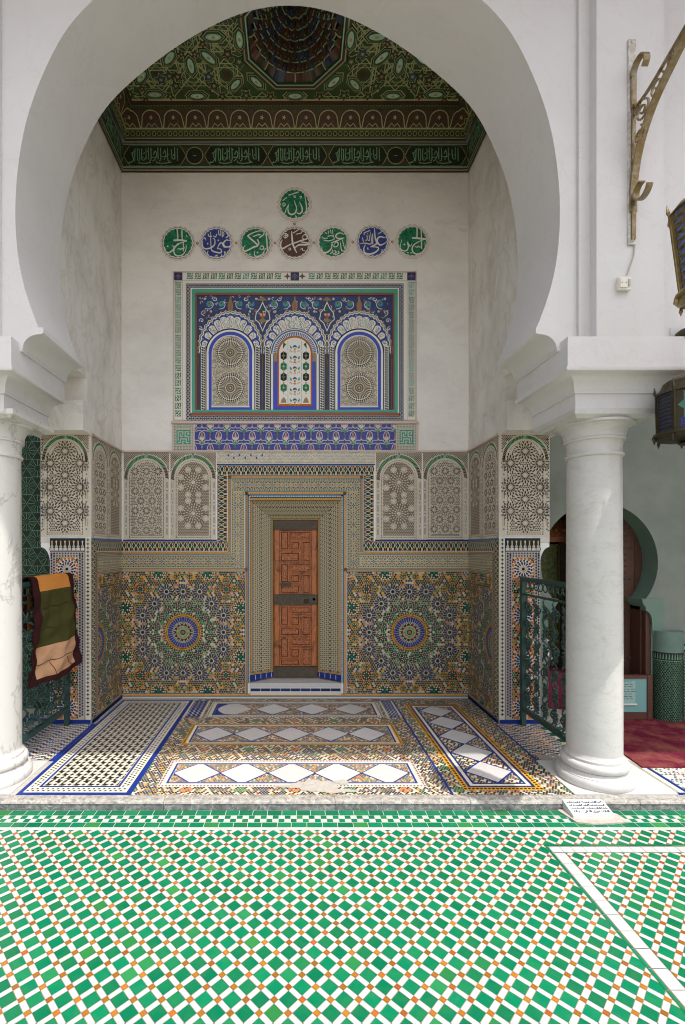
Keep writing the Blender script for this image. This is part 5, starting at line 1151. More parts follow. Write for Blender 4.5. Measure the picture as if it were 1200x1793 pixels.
def eye(x, y, a, s=1.):
    ca, sa = math.cos(a), math.sin(a); T = lambda p: (x+s*(p[0]*ca-p[1]*sa), y+s*(p[0]*sa+p[1]*ca))
    for k, c, l in ((1.35, 'ceil_line', 4), (1.22, 'ceil_dark', 5), (1.05, 'ceil_gold', 6), (.96, 'ceil_green', 7)): P.poly([T((px*k, py*k)) for px, py in ((-.095, 0), (-.052, -.042), (.052, -.042), (.095, 0), (.052, .042), (-.052, .042))], c, l)
    P.poly([T((.068*math.cos(t*math.pi/7), .027*math.sin(t*math.pi/7))) for t in range(14)], 'ceil_mint', 8); P.poly([T((.046*math.cos(t*math.pi/6), .016*math.sin(t*math.pi/6))) for t in range(12)], 'ceil_eye', 9); P.poly([T((.018*math.cos(t*math.pi/4), .012*math.sin(t*math.pi/4))) for t in range(8)], 'ceil_gold', 10)
def shard(x, y, r, c, ph):
    P.star(x, y, r*1.18, r*.62, 5, 'ceil_line', 4, ph); P.star(x, y, r*1.05, r*.52, 5, 'ceil_dark', 5, ph); P.star(x, y, r*.82, r*.38, 5, c, 6, ph); P.star(x, y, r*.34, r*.16, 6, 'ceil_gold', 7, ph)
cents = [(sx*.94, oc[1]+dy) for sx in (-1, 1) for dy in (-.02,)]+[(sx*1.59, oc[1]+s_*.5) for sx in (-1, 1) for s_ in (-1, 1)]
s_p = .315                                             # all-over ground of interlocking eight-pointed stars
for i in range(-6, 7):
    for j in range(-2, 3):
        x, y = i*s_p, oc[1]+j*s_p
        if not outside(x, y, .02): continue
        for rr_, w_, c_, l_ in ((.148, .020, 'ceil_dark', 1.5), (.148, .010, 'ceil_line', 2.5), (.095, .007, 'ceil_line', 2.5)):
            for ph in (0, R(45)):
                sq = [(x+rr_*math.cos(ph+R(90*k+45)), y+rr_*math.sin(ph+R(90*k+45))) for k in range(4)]
                if all(outside(*p) for p in sq): cl(sq, w_, c_, l_, True)
        P.star(x, y, .05, .025, 8, 'ceil_red' if (i+j) % 2 else 'ceil_dark', 2); P.disc(x+s_p/2, y+s_p/2, .03, 'ceil_red', 2, 8) if outside(x+s_p/2, y+s_p/2) else None; P.disc(x+s_p/2, y+s_p/2, .012, 'ceil_gold', 3, 6) if outside(x+s_p/2, y+s_p/2) else None
for (x, y) in cents:
    for st_, r_ in ((3, .60), (3, .33)):
        for k in range(8):
            a, b = R(45*k+22.5), R(45*(k+st_)+22.5); pts = [(x+r_*math.cos(a), y+r_*math.sin(a)), (x+r_*math.cos(b), y+r_*math.sin(b))]
            seg = [(pts[0][0]+(pts[1][0]-pts[0][0])*t/12, pts[0][1]+(pts[1][1]-pts[0][1])*t/12) for t in range(13)]; run = []
            for p in seg:
                if outside(*p): run.append(p)
                else:
                    if len(run) > 1: cl(run, .020, 'ceil_dark', 2); cl(run, .012, 'ceil_line', 3)
                    run = []
            if len(run) > 1: cl(run, .020, 'ceil_dark', 2); cl(run, .012, 'ceil_line', 3)
    for k in range(8):
        a = R(45*k); px, py = x+.245*math.cos(a), y+.245*math.sin(a)
        if outside(px, py, .09): eye(px, py, a)
        a2 = R(45*k+22.5)
        for r_, c in ((.155, 'ceil_red'), (.375, 'ceil_blue' if k % 2 else 'ceil_red'), (.47, 'ceil_green')):
            qx, qy = x+r_*math.cos(a2), y+r_*math.sin(a2)
            if outside(qx, qy, .06): shard(qx, qy, .058 if r_ > .2 else .042, c, a2)
    P.star(x, y, .10, .05, 8, 'ceil_line', 4); P.star(x, y, .085, .04, 8, 'ceil_green', 5); P.disc(x, y, .02, 'ceil_gold', 6)
for sy in (-1, 1):
    for px in (-.94, -.47, 0, .47, .94): eye(px, oc[1]+sy*.515, 0, .95) if abs(px) != .47 else shard(px, oc[1]+sy*.51, .06, 'ceil_green', 1.57*sy)
    for px in (-.235, .235, -.70, .70, -1.2, 1.2): shard(px, oc[1]+sy*.52, .05, 'ceil_red', 1.57*sy)
    for px in (-.36, .36): eye(px, oc[1]+sy*.375, R(45)*(1 if px*sy < 0 else -1), .95)
    for px in (-.56, .56): eye(px, oc[1]+sy*.40, R(-45)*(1 if px*sy < 0 else -1), .9)
for sx in (-1, 1): eye(oc[0]+sx*.475, oc[1], R(90), 1); shard(sx*.50, oc[1]+.19, .07, 'ceil_green', .3); shard(sx*.50, oc[1]-.19, .07, 'ceil_green', .3)
for i in range(90):                                   # fine painted ground between the laths
    x, y = -XI+2*XI*hsh(i, 1), YI0+(YI1-YI0)*hsh(i, 2)
    if outside(x, y, .03): cl([(x+.022*math.cos(q+i), y+.022*math.sin(q*1.3+i)) for q in range(4)], .0035, 'ceil_line' if i % 3 else 'ceil_red', 2)
frb = .018
P.rect(-XI, YI1-.02, XI, YI1, 'ceil_line', 5)
pan = P.build('lattice_panel', ce); 
mb.build('ceiling_board', ce)
# honeycomb dome: tiers of little scalloped cells stepping up and in
mb = MB(); NT = 7
for k in range(NT):
    R0 = oa*(1-.118*k); z0 = ZC+.010+.050*k; n = 24 if k < 4 else (16 if k < 6 else 10); seg = 6; vs = []; fs = []
    pts_lo = []; pts_hi = []; ph = math.pi/n*(k % 2)
    for i in range(n):
        for s_ in range(seg):
            t = s_/seg; a = ph+2*math.pi*(i+t)/n
            hex_ = oa*.985/max(abs(math.cos(a)), abs(math.sin(a)), (abs(math.cos(a))+abs(math.sin(a)))*math.sqrt(.5))/oa if k == 0 else 1
            bul = math.sin(math.pi*t); r_ = R0*(hex_ if k == 0 else (.93+.09*bul))
            pts_lo.append((oc[0]+r_*math.cos(a), oc[1]+r_*math.sin(a), z0-.030*(1-bul)*(k > 0)))
            r2 = oa*(1-.118*(k+1))*(.955+.10*bul); pts_hi.append((oc[0]+r2*math.cos(a), oc[1]+r2*math.sin(a), z0+.042+.014*bul))
    m_ = n*seg
    for (lo, hi, mm) in ((pts_lo, pts_hi, None),):
        for i in range(m_):
            j = (i+1) % m_; c = ['cell_red', 'ceil_cell', 'cell_brown', 'cell_red', 'cell_brown'][(i//seg*3+k*2) % 5]
            mb.add([lo[i], lo[j], hi[j], hi[i]], [(0, 1, 2, 3)], c)
    for i in range(n):                                 # scallops edged in pale paint
        a = ph+2*math.pi*i/n; p = Vector(pts_lo[i*seg]); q = Vector(pts_hi[i*seg])
        if k == 0 and i % 3 == 0: mb.tube([p+Vector((0, 0, -.004)), p.lerp(q, .5)+Vector((0, 0, -.016)), q], .0055, 'ceil_line', 4)
        if k > 0:
            mid = [Vector(pts_lo[(i*seg+s_) % m_])+Vector((0, 0, -.003)) for s_ in range(seg+1)]; mb.tube(mid, .0050, ['ceil_line', 'ceil_mint', 'ceil_gold'][(i+k) % 3], 4)
            c_ = Vector(pts_lo[(i*seg+3) % m_]).lerp(Vector(pts_hi[(i*seg+3) % m_]), .45); mb.ball((c_.x, c_.y, c_.z-.012), .012, ['ceil_blue', 'ceil_green', 'ceil_dark'][(i+k) % 3], 5)
            if True:                                    # little hanging pendants with a crown of pale strokes
                p0 = c_+Vector((-.02*math.cos(a), -.02*math.sin(a), -.060)); p1 = c_+Vector((0, 0, .03)); mb.tube([p0, p0.lerp(p1, .4), p1], [.004, .020, .026], ['cell_red', 'ceil_cell', 'cell_brown'][(i//2+k) % 3], 6)
                for w in (-1.5, -.5, .5, 1.5): mb.tube([p0.lerp(p1, .35)+Vector((w*.014*math.sin(a), -w*.014*math.cos(a), -.004)), p1+Vector((w*.018*math.sin(a), -w*.018*math.cos(a), -.012))], .0032, 'ceil_line' if w > 0 else 'ceil_mint', 3)
            for w in (-1, 1): mb.tube([c_+Vector((0, 0, -.02)), c_+Vector((w*.012*math.sin(a), -w*.012*math.cos(a), .012))], .0035, 'ceil_line', 4)
mb.lathe([(oa*.22, ZC+.37), (.05, ZC+.34), (.03, ZC+.30), (.001, ZC+.28)], oc[0], oc[1], 'ceil_green', 16); mb.box(oc[0]-.5, oc[0]+.5, oc[1]-.5, oc[1]+.5, ZC+.378, ZC+.39, 'ceil_dark')
mb.build('honeycomb_dome', ce, smooth=35)
# cornice: tiers running round three walls; each tier is (inset, z0, inset2, z1)
def run(fnmake, name, prof_pat):
    for wall in ('back', 'left', 'right'):
        prof_pat(wall)
def cor(wall, s0, z0, s1, z1):
    """surface of one tier: u along the wall in metres from its middle or back corner, v 0..1 up the tier"""
    def f(u, v, l):
        s_ = s0+(s1-s0)*v; z = z0+(z1-z0)*v
        if wall == 'back':
            uu = max(-(XW-s_), min(XW-s_, u)); return (uu, DB-.004-s_-l*LZ*1.5, z-l*LZ*.6)
        d = max(s_, u); x = XW-.004-s_-l*LZ*1.5
        return ((x if wall == 'right' else -x), DB-d, z-l*LZ*.6)
    return f
TIERS = [(.004, 5.262, .006, 5.285, 'fillet'), (.018, 5.285, .022, 5.545, 'frieze'), (.045, 5.545, .045, 5.568, 'fillet'), (.050, 5.568, .060, 5.648, 'beads'), (.062, 5.648, .135, 5.795, 'arcade'), (.140, 5.795, .150, 5.857, 'red')]
FR = [((0, .10), (.06, .14), (.10, .30), (.08, .55), (.12, .80)), ((.12, .18), (.13, .90)), ((.17, .92), (.175, .30), (.21, .22)), ((.21, .85), (.215, .25)), ((.255, .90), (.25, .35), (.29, .25), (.33, .40)), ((.33, .90), (.335, .30)), ((.375, .95), (.38, .28)), ((.42, .92), (.425, .30), (.39, .20)), ((.47, .55), (.50, .75), (.53, .55), (.50, .32), (.45, .20)), ((.55, .95), (.555, .30)), ((.60, .92), (.605, .30), (.57, .22)), ((.65, .60), (.68, .78), (.70, .50), (.66, .28)), ((.73, .92), (.735, .26), (.78, .20)), ((.80, .85), (.81, .40), (.85, .30)), ((.86, .95), (.865, .30)), ((.91, .92), (.915, .20)), ((.05, .62), (.10, .66)), ((.28, .60), (.31, .66)), ((.44, .40), (.52, .42)), ((.62, .44), (.72, .46)), ((.18, .12), (.30, .08), (.42, .14)), ((.52, .12), (.64, .08), (.80, .14))]
for wall in ('back', 'left', 'right'):
    for s0, z0, s1, z1, kind in TIERS:
        a, b = (-XW, XW) if wall == 'back' else (0., 1.30); mid = (a+b)/2; P = Pat(cor(wall, s0, z0, s1, z1)); N = 24
        c = {'fillet': 'ceil_red', 'frieze': 'ceil_green', 'beads': 'ceil_green', 'arcade': 'ceil_red', 'red': 'ceil_red'}[kind]
        P.rect(a, 0, b, 1, c, 0)
        if kind == 'frieze':
            P.rect(a, .10, b, .93, 'frieze_ground', .3); P.rect(a, .06, b, .10, 'ceil_mint', 1); P.rect(a, .93, b, .96, 'ceil_mint', 1); P.rect(a, 0, b, .05, 'ceil_red', 1)
            if wall == 'back': carts = [(216, 325), (358, 468), (469, 573), (576, 679), (710, 818)]; circ = [340.5, 694]; carts = [((p-517)/176.2, (q-517)/176.2) for p, q in carts]; circ = [(p-517)/176.2 for p in circ]
            else: carts = [(.02, .60), (.82, 1.3)]; circ = [.71]
            for p, q in carts:
                w_ = q-p; out = []
                for i in range(33): t = i/32; out.append((p+w_*t, .52+.40*min(1, (math.sin(math.pi*min(t, 1-t)*4) if min(t, 1-t) < .125 else 1))*(1-.10*abs(math.sin(t*34)))))
                P.line(out, .006, 'ceil_line', 2); P.line([(x, 1.02-y) for x, y in out], .006, 'ceil_line', 2)
                P.poly([(x, y*.96) for x, y in out]+[(x, (1.02-y)) for x, y in out[::-1]], 'ceil_dark', .6)
                def vline(pts, w):                     # strokes keep one width although v is stretched
                    sc = .26; P2 = Pat(None); P2.line([(x, y*sc) for x, y in pts], w, 'frieze_letter', 3); P.p += [([(x, y/sc) for x, y in pp], c_, l_) for pp, c_, l_ in P2.p]
                for st in FR: pts = [(p+w_*(.07+.87*x), .16+.70*y) for x, y in st]; vline(catmull(pts, 3) if len(pts) > 2 else pts, .0088)
                for k in range(12): P.dia(p+w_*(.1+.07*k), .25+.5*hsh(k, 3), .006, .022, 'ceil_mint', 3)
            for x in circ:
                P.p += [([(x+.085*(1+.06*math.cos(12*t*math.pi/24*2))*math.cos(t*math.pi/24), .51+.33*(1+.06*math.cos(12*t*math.pi/24*2))*math.sin(t*math.pi/24)) for t in range(48)], 'ceil_line', 2), ([(x+.078*math.cos(t*math.pi/16), .51+.30*math.sin(t*math.pi/16)) for t in range(32)], 'ceil_dark', 3)]
                P.star(x, .51, .022, .012, 6, 'ceil_mint', 4)
        elif kind == 'beads':
            n = int((b-a)/.052)
            for i in range(n): x = a+(i+.5)*(b-a)/n; P.p += [([(x+.020*math.cos(t*math.pi/5), .5+.30*math.sin(t*math.pi/5)) for t in range(10)], 'ceil_line', 1), ([(x+.015*math.cos(t*math.pi/5), .5+.22*math.sin(t*math.pi/5)) for t in range(10)], 'ceil_red', 2)]
            P.rect(a, .88, b, .94, 'ceil_line', 1); P.rect(a, .06, b, .12, 'ceil_line', 1)
        elif kind == 'arcade':
            n = max(2, int(round((b-a)/.215)))
            for i in range(n):
                x0 = a+i*(b-a)/n; w_ = (b-a)/n; xm = x0+w_/2; P2 = Pat(None); P2.line([(x0+.006, .05*.17), (x0+.02, .45*.17)]+[(xm-(w_/2-.02)*math.cos(t*math.pi/10), (.45+.42*math.sin(t*math.pi/10))*.17) for t in range(1, 10)]+[(x0+w_-.02, .45*.17), (x0+w_-.006, .05*.17)], .009, 'ceil_line', 2)
                P2.line([(xm-.06, .01), (xm-.03, .045), (xm, .02), (xm+.03, .045), (xm+.06, .01)], .006, 'ceil_line', 2); P2.star(xm, .09, .022, .010, 5, 'ceil_line', 2); P2.disc(xm, .09, .007, 'ceil_gold', 3); P2.disc(xm-.045, .06, .010, 'ceil_green', 2); P2.disc(xm+.045, .06, .010, 'ceil_green', 2); P2.star(x0, .135, .028, .012, 4, 'ceil_green', 2)
                P.p += [([(x, y/.17) for x, y in pp], c_, l_) for pp, c_, l_ in P2.p]
            P.rect(a, .94, b, 1, 'ceil_green', 3); P.rect(a, 0, b, .05, 'ceil_line', 3)
        elif kind == 'red':
            n = int((b-a)/.03); P.rect(a, .02, b, .22, 'ceil_green', 1)
            for i in range(n): x = a+i*.03; P.poly([(x, .06), (x+.012, .06), (x+.022, .18), (x+.010, .18)], 'ceil_line', 2)
        elif kind == 'fillet': P.rect(a, .75, b, 1, 'ceil_line', 1)
        P.build({'fillet': 'fillet', 'frieze': 'inscription_frieze', 'beads': 'bead_moulding', 'arcade': 'arcaded_cove', 'red': 'red_moulding'}[kind], ce)
settle(ce, (0, oc[1], 5.26))

# ================================================================== SMALL CARVED DOOR
do = thing('carved_door', 'narrow reddish carved wooden door with dark iron straps, set in the tiled surround', 'door')
yd = DB+.168; k_ = yd/845
dX = lambda u: (u-517)*k_
dZ = lambda v: CAMZ+(960-v)*k_
mb = MB(); mb.box(dX(474), dX(562), yd+.012, yd+.05, dZ(1190), dZ(900), 'wood_door'); mb.build('leaf', do)
mb = MB(); mb.box(dX(479), dX(556.5), yd-.012, yd+.012, dZ(928), dZ(908), 'wood_dark'); mb.box(dX(483), dX(553), yd-.016, yd-.011, dZ(926), dZ(925), 'wood_brown'); mb.box(dX(483), dX(553), yd-.016, yd-.011, dZ(919), dZ(917), 'wood_brown'); mb.build('lintel_board', do)
mb = MB(); 
for u0, u1 in ((482, 489), (546, 554)): mb.box(dX(u0), dX(u1), yd-.004, yd+.012, dZ(1166), dZ(928), 'wood_door')
mb.build('stile', do)
def panel(u0, v0, u1, v1):
    mb = MB(); X0, X1, Z0, Z1 = dX(u0), dX(u1), dZ(v1), dZ(v0); b = .008
    for a in ((X0, X1, Z0, Z0+b), (X0, X1, Z1-b, Z1), (X0, X0+b, Z0+b, Z1-b), (X1-b, X1, Z0+b, Z1-b)): mb.box(a[0], a[1], yd-.006, yd+.0119, a[2], a[3], 'wood_door')
    mb.box(X0+b, X1-b, yd+.008, yd+.0118, Z0+b, Z1-b, 'wood_groove'); b += .007; mb.box(X0+b, X1-b, yd+.003, yd+.0079, Z0+b, Z1-b, 'wood_carved')
    w, h = X1-X0-2*b, Z1-Z0-2*b; n, m = max(2, int(w/.022)), max(2, int(h/.022))
    for i in range(n):
        for j in range(m):
            if hsh(i, j, u0) < .8:
                x, z = X0+b+w*(i+.5)/n, Z0+b+h*(j+.5)/m; r = .008; mb.add([(x-r, yd+.0025, z), (x, yd+.0025, z-r), (x+r, yd+.0025, z), (x, yd+.0025, z+r), (x, yd-.005, z)], [(0, 1, 4), (1, 2, 4), (2, 3, 4), (3, 0, 4)], 'wood_carved' if hsh(i, j) > .3 else 'wood_door')
    mb.build('panel', do)
for q in ((491, 930, 506, 963), (509.5, 930, 545, 944), (509.5, 948, 525, 963), (529, 948, 545, 983), (491, 967, 525, 983), (491, 987, 506, 1020), (509.5, 987, 545, 1002), (509.5, 1006, 525, 1020), (529, 1006, 545, 1039), (491, 1024, 525, 1039),
          (491, 1061, 506, 1095), (509.5, 1061, 545, 1075), (509.5, 1079, 525, 1095), (529, 1079, 545, 1113), (491, 1099, 525, 1113), (491, 1117, 506, 1151), (509.5, 1117, 545, 1131), (509.5, 1135, 525, 1151), (529, 1135, 545, 1166), (491, 1154, 525, 1166)): panel(*q)
for v0, v1 in ((1040.5, 1058.5), (1167, 1186)):
    mb = MB(); mb.box(dX(480), dX(556), yd-.010, yd+.0117, dZ(v1), dZ(v0), 'wood_dark')
    for i in range(9): mb.ball((dX(484+8.4*i), yd-.010, dZ(v0+2.4)), .005, 'wood_brown', 5); mb.ball((dX(484+8.4*i), yd-.010, dZ(v1-2.4)), .005, 'wood_brown', 5)
    IS = mb.build('iron_strap', do)
    if v0 < 1100: IS0 = IS
mb = MB(); mb.tube([(dX(536)+.020*math.cos(t), yd-.022, dZ(1052)+.020*math.sin(t)) for t in [i*.45 for i in range(14)]], .005, 'brass_dark', 6, True); mb.ball((dX(536), yd-.014, dZ(1047.5)), .012, 'brass', 7); mb.build('ring_handle', IS0)
mb = MB(); mb.lathe([(.014, 0), (.014, .001)], 0, 0, 'brass_dark', 10); mb.v = [(dX(550)+x, yd-.012, dZ(1049)+y) for x, y, z in mb.v]; mb.build('keyhole_plate', IS0)
mb = MB(); mb.box(dX(490), dX(510), yd-.014, yd-.003, dZ(1025), dZ(1021), 'wood_dark'); mb.box(dX(494), dX(498), yd-.02, yd-.003, dZ(1028), dZ(1018), 'wood_dark'); mb.box(dX(505), dX(508), yd-.02, yd-.003, dZ(1028), dZ(1018), 'wood_dark'); mb.build('latch', do)
settle(do, (dX(518), yd, .162))

# ================================================================== IRON RAILINGS
def railing(sg, label):
    t = thing('iron_railing', label, 'railing', group='green wrought iron railings between pier and column'); x = sg*1.930; ya, yb = 4.085, 3.36; zt, zb = 1.258, .145
    for y in (ya, yb):
        mb = MB(); mb.box(x-.019, x+.019, y-.019, y+.019, .002, 1.262, 'iron_green'); mb.build('post', t)
    mb = MB(); mb.box(x-.017, x+.017, yb+.02, ya-.02, zt-.034, zt-.001, 'iron_green'); mb.build('top_rail', t)
    mb = MB(); mb.box(x-.018, x+.018, yb+.02, ya-.02, zb-.018, zb+.018, 'iron_green'); mb.build('bottom_rail', t)
    mb = MB(); mb.box(x-.010, x+.010, yb+.02, ya-.02, 1.105, 1.121, 'iron_green'); mb.build('inner_rail', t)
    n = 5; st = (ya-yb-.04)/n
    for i in range(n):
        mb = MB(); yc = yb+.02+st*(i+.5); pts = []
        for k in range(41): z = zb+.018+(1.105-zb-.018)*k/40; pts.append((x+.020*math.sin(k*1.1), yc+.030*math.sin(2*math.pi*k/13), z))
        mb.tube(pts, .0065, 'iron_green', 6)
        for k in range(6):
            z = .24+.15*k
            for s_ in (-1, 1):
                mb.tube([(x+.012*s_, yc+s_*(.012+(.062-.006*q)*(q/11.)*math.cos(q*.52)), z+(.052-.0035*q)*math.sin(q*.52)*s_) for q in range(12)], .0055, 'iron_green', 5)
                for a in range(5): an = 2*math.pi*a/5+k; mb.ball((x+.024*s_+.008*math.cos(an*2), yc+s_*.052+.021*math.cos(an), z+.03+.021*math.sin(an)), .0105, 'iron_green', 5)
                mb.ball((x+.03*s_, yc+s_*.052, z+.03), .0095, 'iron_green', 5)
                mb.tube([(x, yc, z-.02), (x+s_*.03, yc+s_*.03, z-.03), (x+s_*.05, yc+s_*.05, z-.055)], [.004, .010, .002], 'iron_green', 5)
        mb.build('scrollwork', t)
    for zz in (1.19,):
        mb = MB(); m = 9
        for i in range(m): yy = yb+.05+(ya-yb-.10)*(i+.5)/m; mb.tube([(x, yy+.03*math.cos(a*.52), zz+.032*math.sin(a*.52)) for a in range(12)], .005, 'iron_green', 5, True)
        mb.build('ring_band', t)
    settle(t, (x, ya, 0)); return t
railing(1, 'green iron railing of leafy scrolls, uncovered, between the right pier and column')
railing(-1, 'green iron railing half hidden beneath the hanging quilt')

# ================================================================== QUILT over the left railing
def quilt():
    x = -1.930; y0, y1 = 3.47, 4.10; nu, nv = 36, 60; Lf, Lb = .80, .42; v = []; f = []; m = []; mats = ['cloth_maroon', 'cloth_orange', 'cloth_olive', 'cloth_tan', 'cloth_seam']
    def pt(a, s, off):
        y = y0+(y1-y0)*a; r = .030+off
        fold = .014*math.sin(a*9+s*5)+.024*math.sin(a*4.2-s*3.1)+.006*math.sin(a*23+s*14)+.007*math.sin(s*41+a*9)+.010*abs(math.sin(s*12+1.1*a))
        if s < -.05: z = 1.262-(-s-.05); X = x-r-.010*math.sin(a*6)
        elif s < .05: an = math.pi*(s+.05)/.10; X = x-r*math.cos(an); z = 1.262+r*math.sin(an)*.8
        else:
            d = s-.05; z = 1.262-d*(1+.03*(1-a)); X = x+r+min(1, d*4)*(.012+fold)+.03*d+.02*d*math.sin(a*3.1)
        yy = y+(.018*math.sin(s*6)-.02*s*(1-a) if s > 0 else 0)+.045*max(0, s)*(a-.2)
        if s > .60: z += .014*math.sin(a*7+1)*(s-.6)*5
        return (X, yy, z)
    for side_ in (0, 1):
        for i in range(nu+1):
            for j in range(nv+1): s_ = -Lb+(Lf+Lb)*j/nv; v.append(pt(i/nu, s_, .012*side_))
    W_ = nv+1; M_ = (nu+1)*W_
    for i in range(nu):
        for j in range(nv):
            s_ = -Lb+(Lf+Lb)*(j+.5)/nv; a = (i+.5)/nu; t = s_/Lf
            if a < .115 or a > .87 or t > .955: c = 0
            elif t < .168: c = 1
            elif t < .672: c = 2
            else: c = 3
            for side_ in (0, 1):
                b = side_*M_+i*W_+j; q = [b, b+W_, b+W_+1, b+1]; f.append(q if side_ else q[::-1]); m.append(c)
    for i in range(nu):
        for j in (0, nv): a = i*W_+j; f.append([a, a+W_, M_+a+W_, M_+a]); m.append(0)
    for j in range(nv):
        for i in (0, nu): a = i*W_+j; f.append([a, a+1, M_+a+1, M_+a]); m.append(0)
    t = thing('quilt', 'padded quilt with orange, olive and tan panels and maroon border, hung on the railing', 'quilt')
    o = mesh_obj('padded_cloth', v, f, mats, m, t, 60)
    mb = MB()
    def seam(p): mb.tube([tuple(Vector(pt(a, s_, .0128))) for a, s_ in p], .0028, 'cloth_seam', 4)
    for tt in (.30, .51, .80): seam([(.12+.75*k/14, Lf*(tt+.006*math.sin(k*1.3)+.02*(1-k/14))) for k in range(15)]) if tt != .51 else seam([(.12+.25*k/8, Lf*(tt+.01*math.sin(k))) for k in range(9)])
    for a0, a1 in ((.33, .42), (.60, .78)): seam([(a0+(a1-a0)*k/6, Lf*(.82+.13*k/6)) for k in range(7)])
    mb.build('stitching', o); settle(t, (x, 3.78, 1.26))
quilt()

# ================================================================== LANTERN BRACKET on the right pilaster, its cable and the socket
br = thing('lantern_bracket', 'rusty wrought iron wall bracket with curled ends and spiral scrolls on the pilaster', 'bracket')
bx, byw = 1.972, 2.829
def Zp(v, D): return CAMZ+(960-v)*D/845
mb = MB(); mb.box(bx-.024, bx+.020, byw-.010, byw, Zp(430, 2.83), Zp(72, 2.83), 'iron_paint')
for v in (78, 330, 422): mb.ball((bx-.002, byw-.010, Zp(v, 2.83)), .010, 'iron_paint', 6)
mb.build('wall_plate', br)
XD = (1, 0, 0)
arm = catmull([(bx, byw-.014, 3.46), (bx, byw-.020, 3.62), (bx, byw-.07, 3.80), (bx, byw-.17, 3.94), (bx, byw-.30, 4.03), (bx, byw-.46, 4.12), (bx, byw-.63, 4.20)], 6)
mb = MB(); mb.tube(arm, 0, 'iron_bronze', flat=(.040, .012, XD)); mb.build('arm', br)
mb = MB(); mb.tube(catmull([(bx, byw-.016, 3.30), (bx, byw-.016, 3.55), (bx, byw-.017, 3.9), (bx, byw-.018, 4.25)], 5), 0, 'iron_bronze', flat=(.022, .012, XD)); mb.build('upright_strap', br)
mb = MB(); mb.tube(catmull([(bx, byw-.022, 4.08), (bx, byw-.05, 4.055), (bx, byw-.14, 4.06), (bx, byw-.28, 4.10), (bx, byw-.42, 4.145)], 6), 0, 'iron_bronze', flat=(.016, .010, XD)); mb.build('stay', br)
def curl(yc, zc, r0, r1, a0, a1, w, name='scroll', n=22):
    mb = MB(); mb.tube([(bx, yc+(r0+(r1-r0)*i/n)*math.cos(a0+(a1-a0)*i/n), zc+(r0+(r1-r0)*i/n)*math.sin(a0+(a1-a0)*i/n)) for i in range(n+1)], 0, 'iron_bronze', flat=(w, .007, XD)); mb.build(name, br)
curl(byw-.075, 4.255, .062, .045, R(-10), R(-10)-R(255) if False else R(230), .036, 'curled_end'); mb = MB(); mb.tube([(bx, byw-.020, 4.06), (bx, byw-.016, 4.16), (bx, byw-.020, 4.25)], 0, 'iron_bronze', flat=(.03, .010, XD)); mb.build('upper_strap', br)
curl(byw-.085, 3.545, .062, .040, R(-170), R(95), .036, 'curled_end')
for yc, zc, r in ((byw-.20, 4.020, .060), (byw-.088, 3.985, .056), (byw-.070, 3.865, .048), (byw-.045, 4.03, .028), (byw-.30, 4.065, .030)): curl(yc, zc, r, .008, R(100), R(100)+R(620), .012, 'scroll', 40)
settle(br, (bx, byw, Zp(430, 2.83)))
mb = MB(); mb.tube(catmull([(bx+.012, byw-.006, 3.62), (bx+.022, byw-.004, 3.45), (bx+.016, byw-.005, 3.28), (bx+.004, byw-.008, 3.20), (bx-.030, byw-.006, 3.10)], 6), .004, 'cable', 6)
tag(mb.build('power_cable'), 'thin pale cable running from the wall bracket down to the small socket', 'cable')
so = thing('wall_socket', 'small yellowed plastic socket box on the pilaster below the bracket', 'socket'); sx = (1090-517)*2.83/845; sz = Zp(499, 2.83)
mb = MB(); mb.box(sx-.036, sx+.036, byw-.022, byw, sz-.038, sz+.036, 'plastic_white'); mb.build('back_box', so)
mb = MB(); mb.box(sx-.030, sx+.012, byw-.028, byw-.0221, sz-.028, sz+.026, 'plastic_white'); mb.build('cover', so)
mb = MB(); mb.box(sx+.018, sx+.030, byw-.027, byw-.0222, sz-.02, sz+.02, 'cable')
for k in (-1, 1): mb.ball((sx-.009+.012*k, byw-.028, sz), .003, 'ink', 5)
mb.build('switch', so); settle(so, (sx, byw, sz-.038))

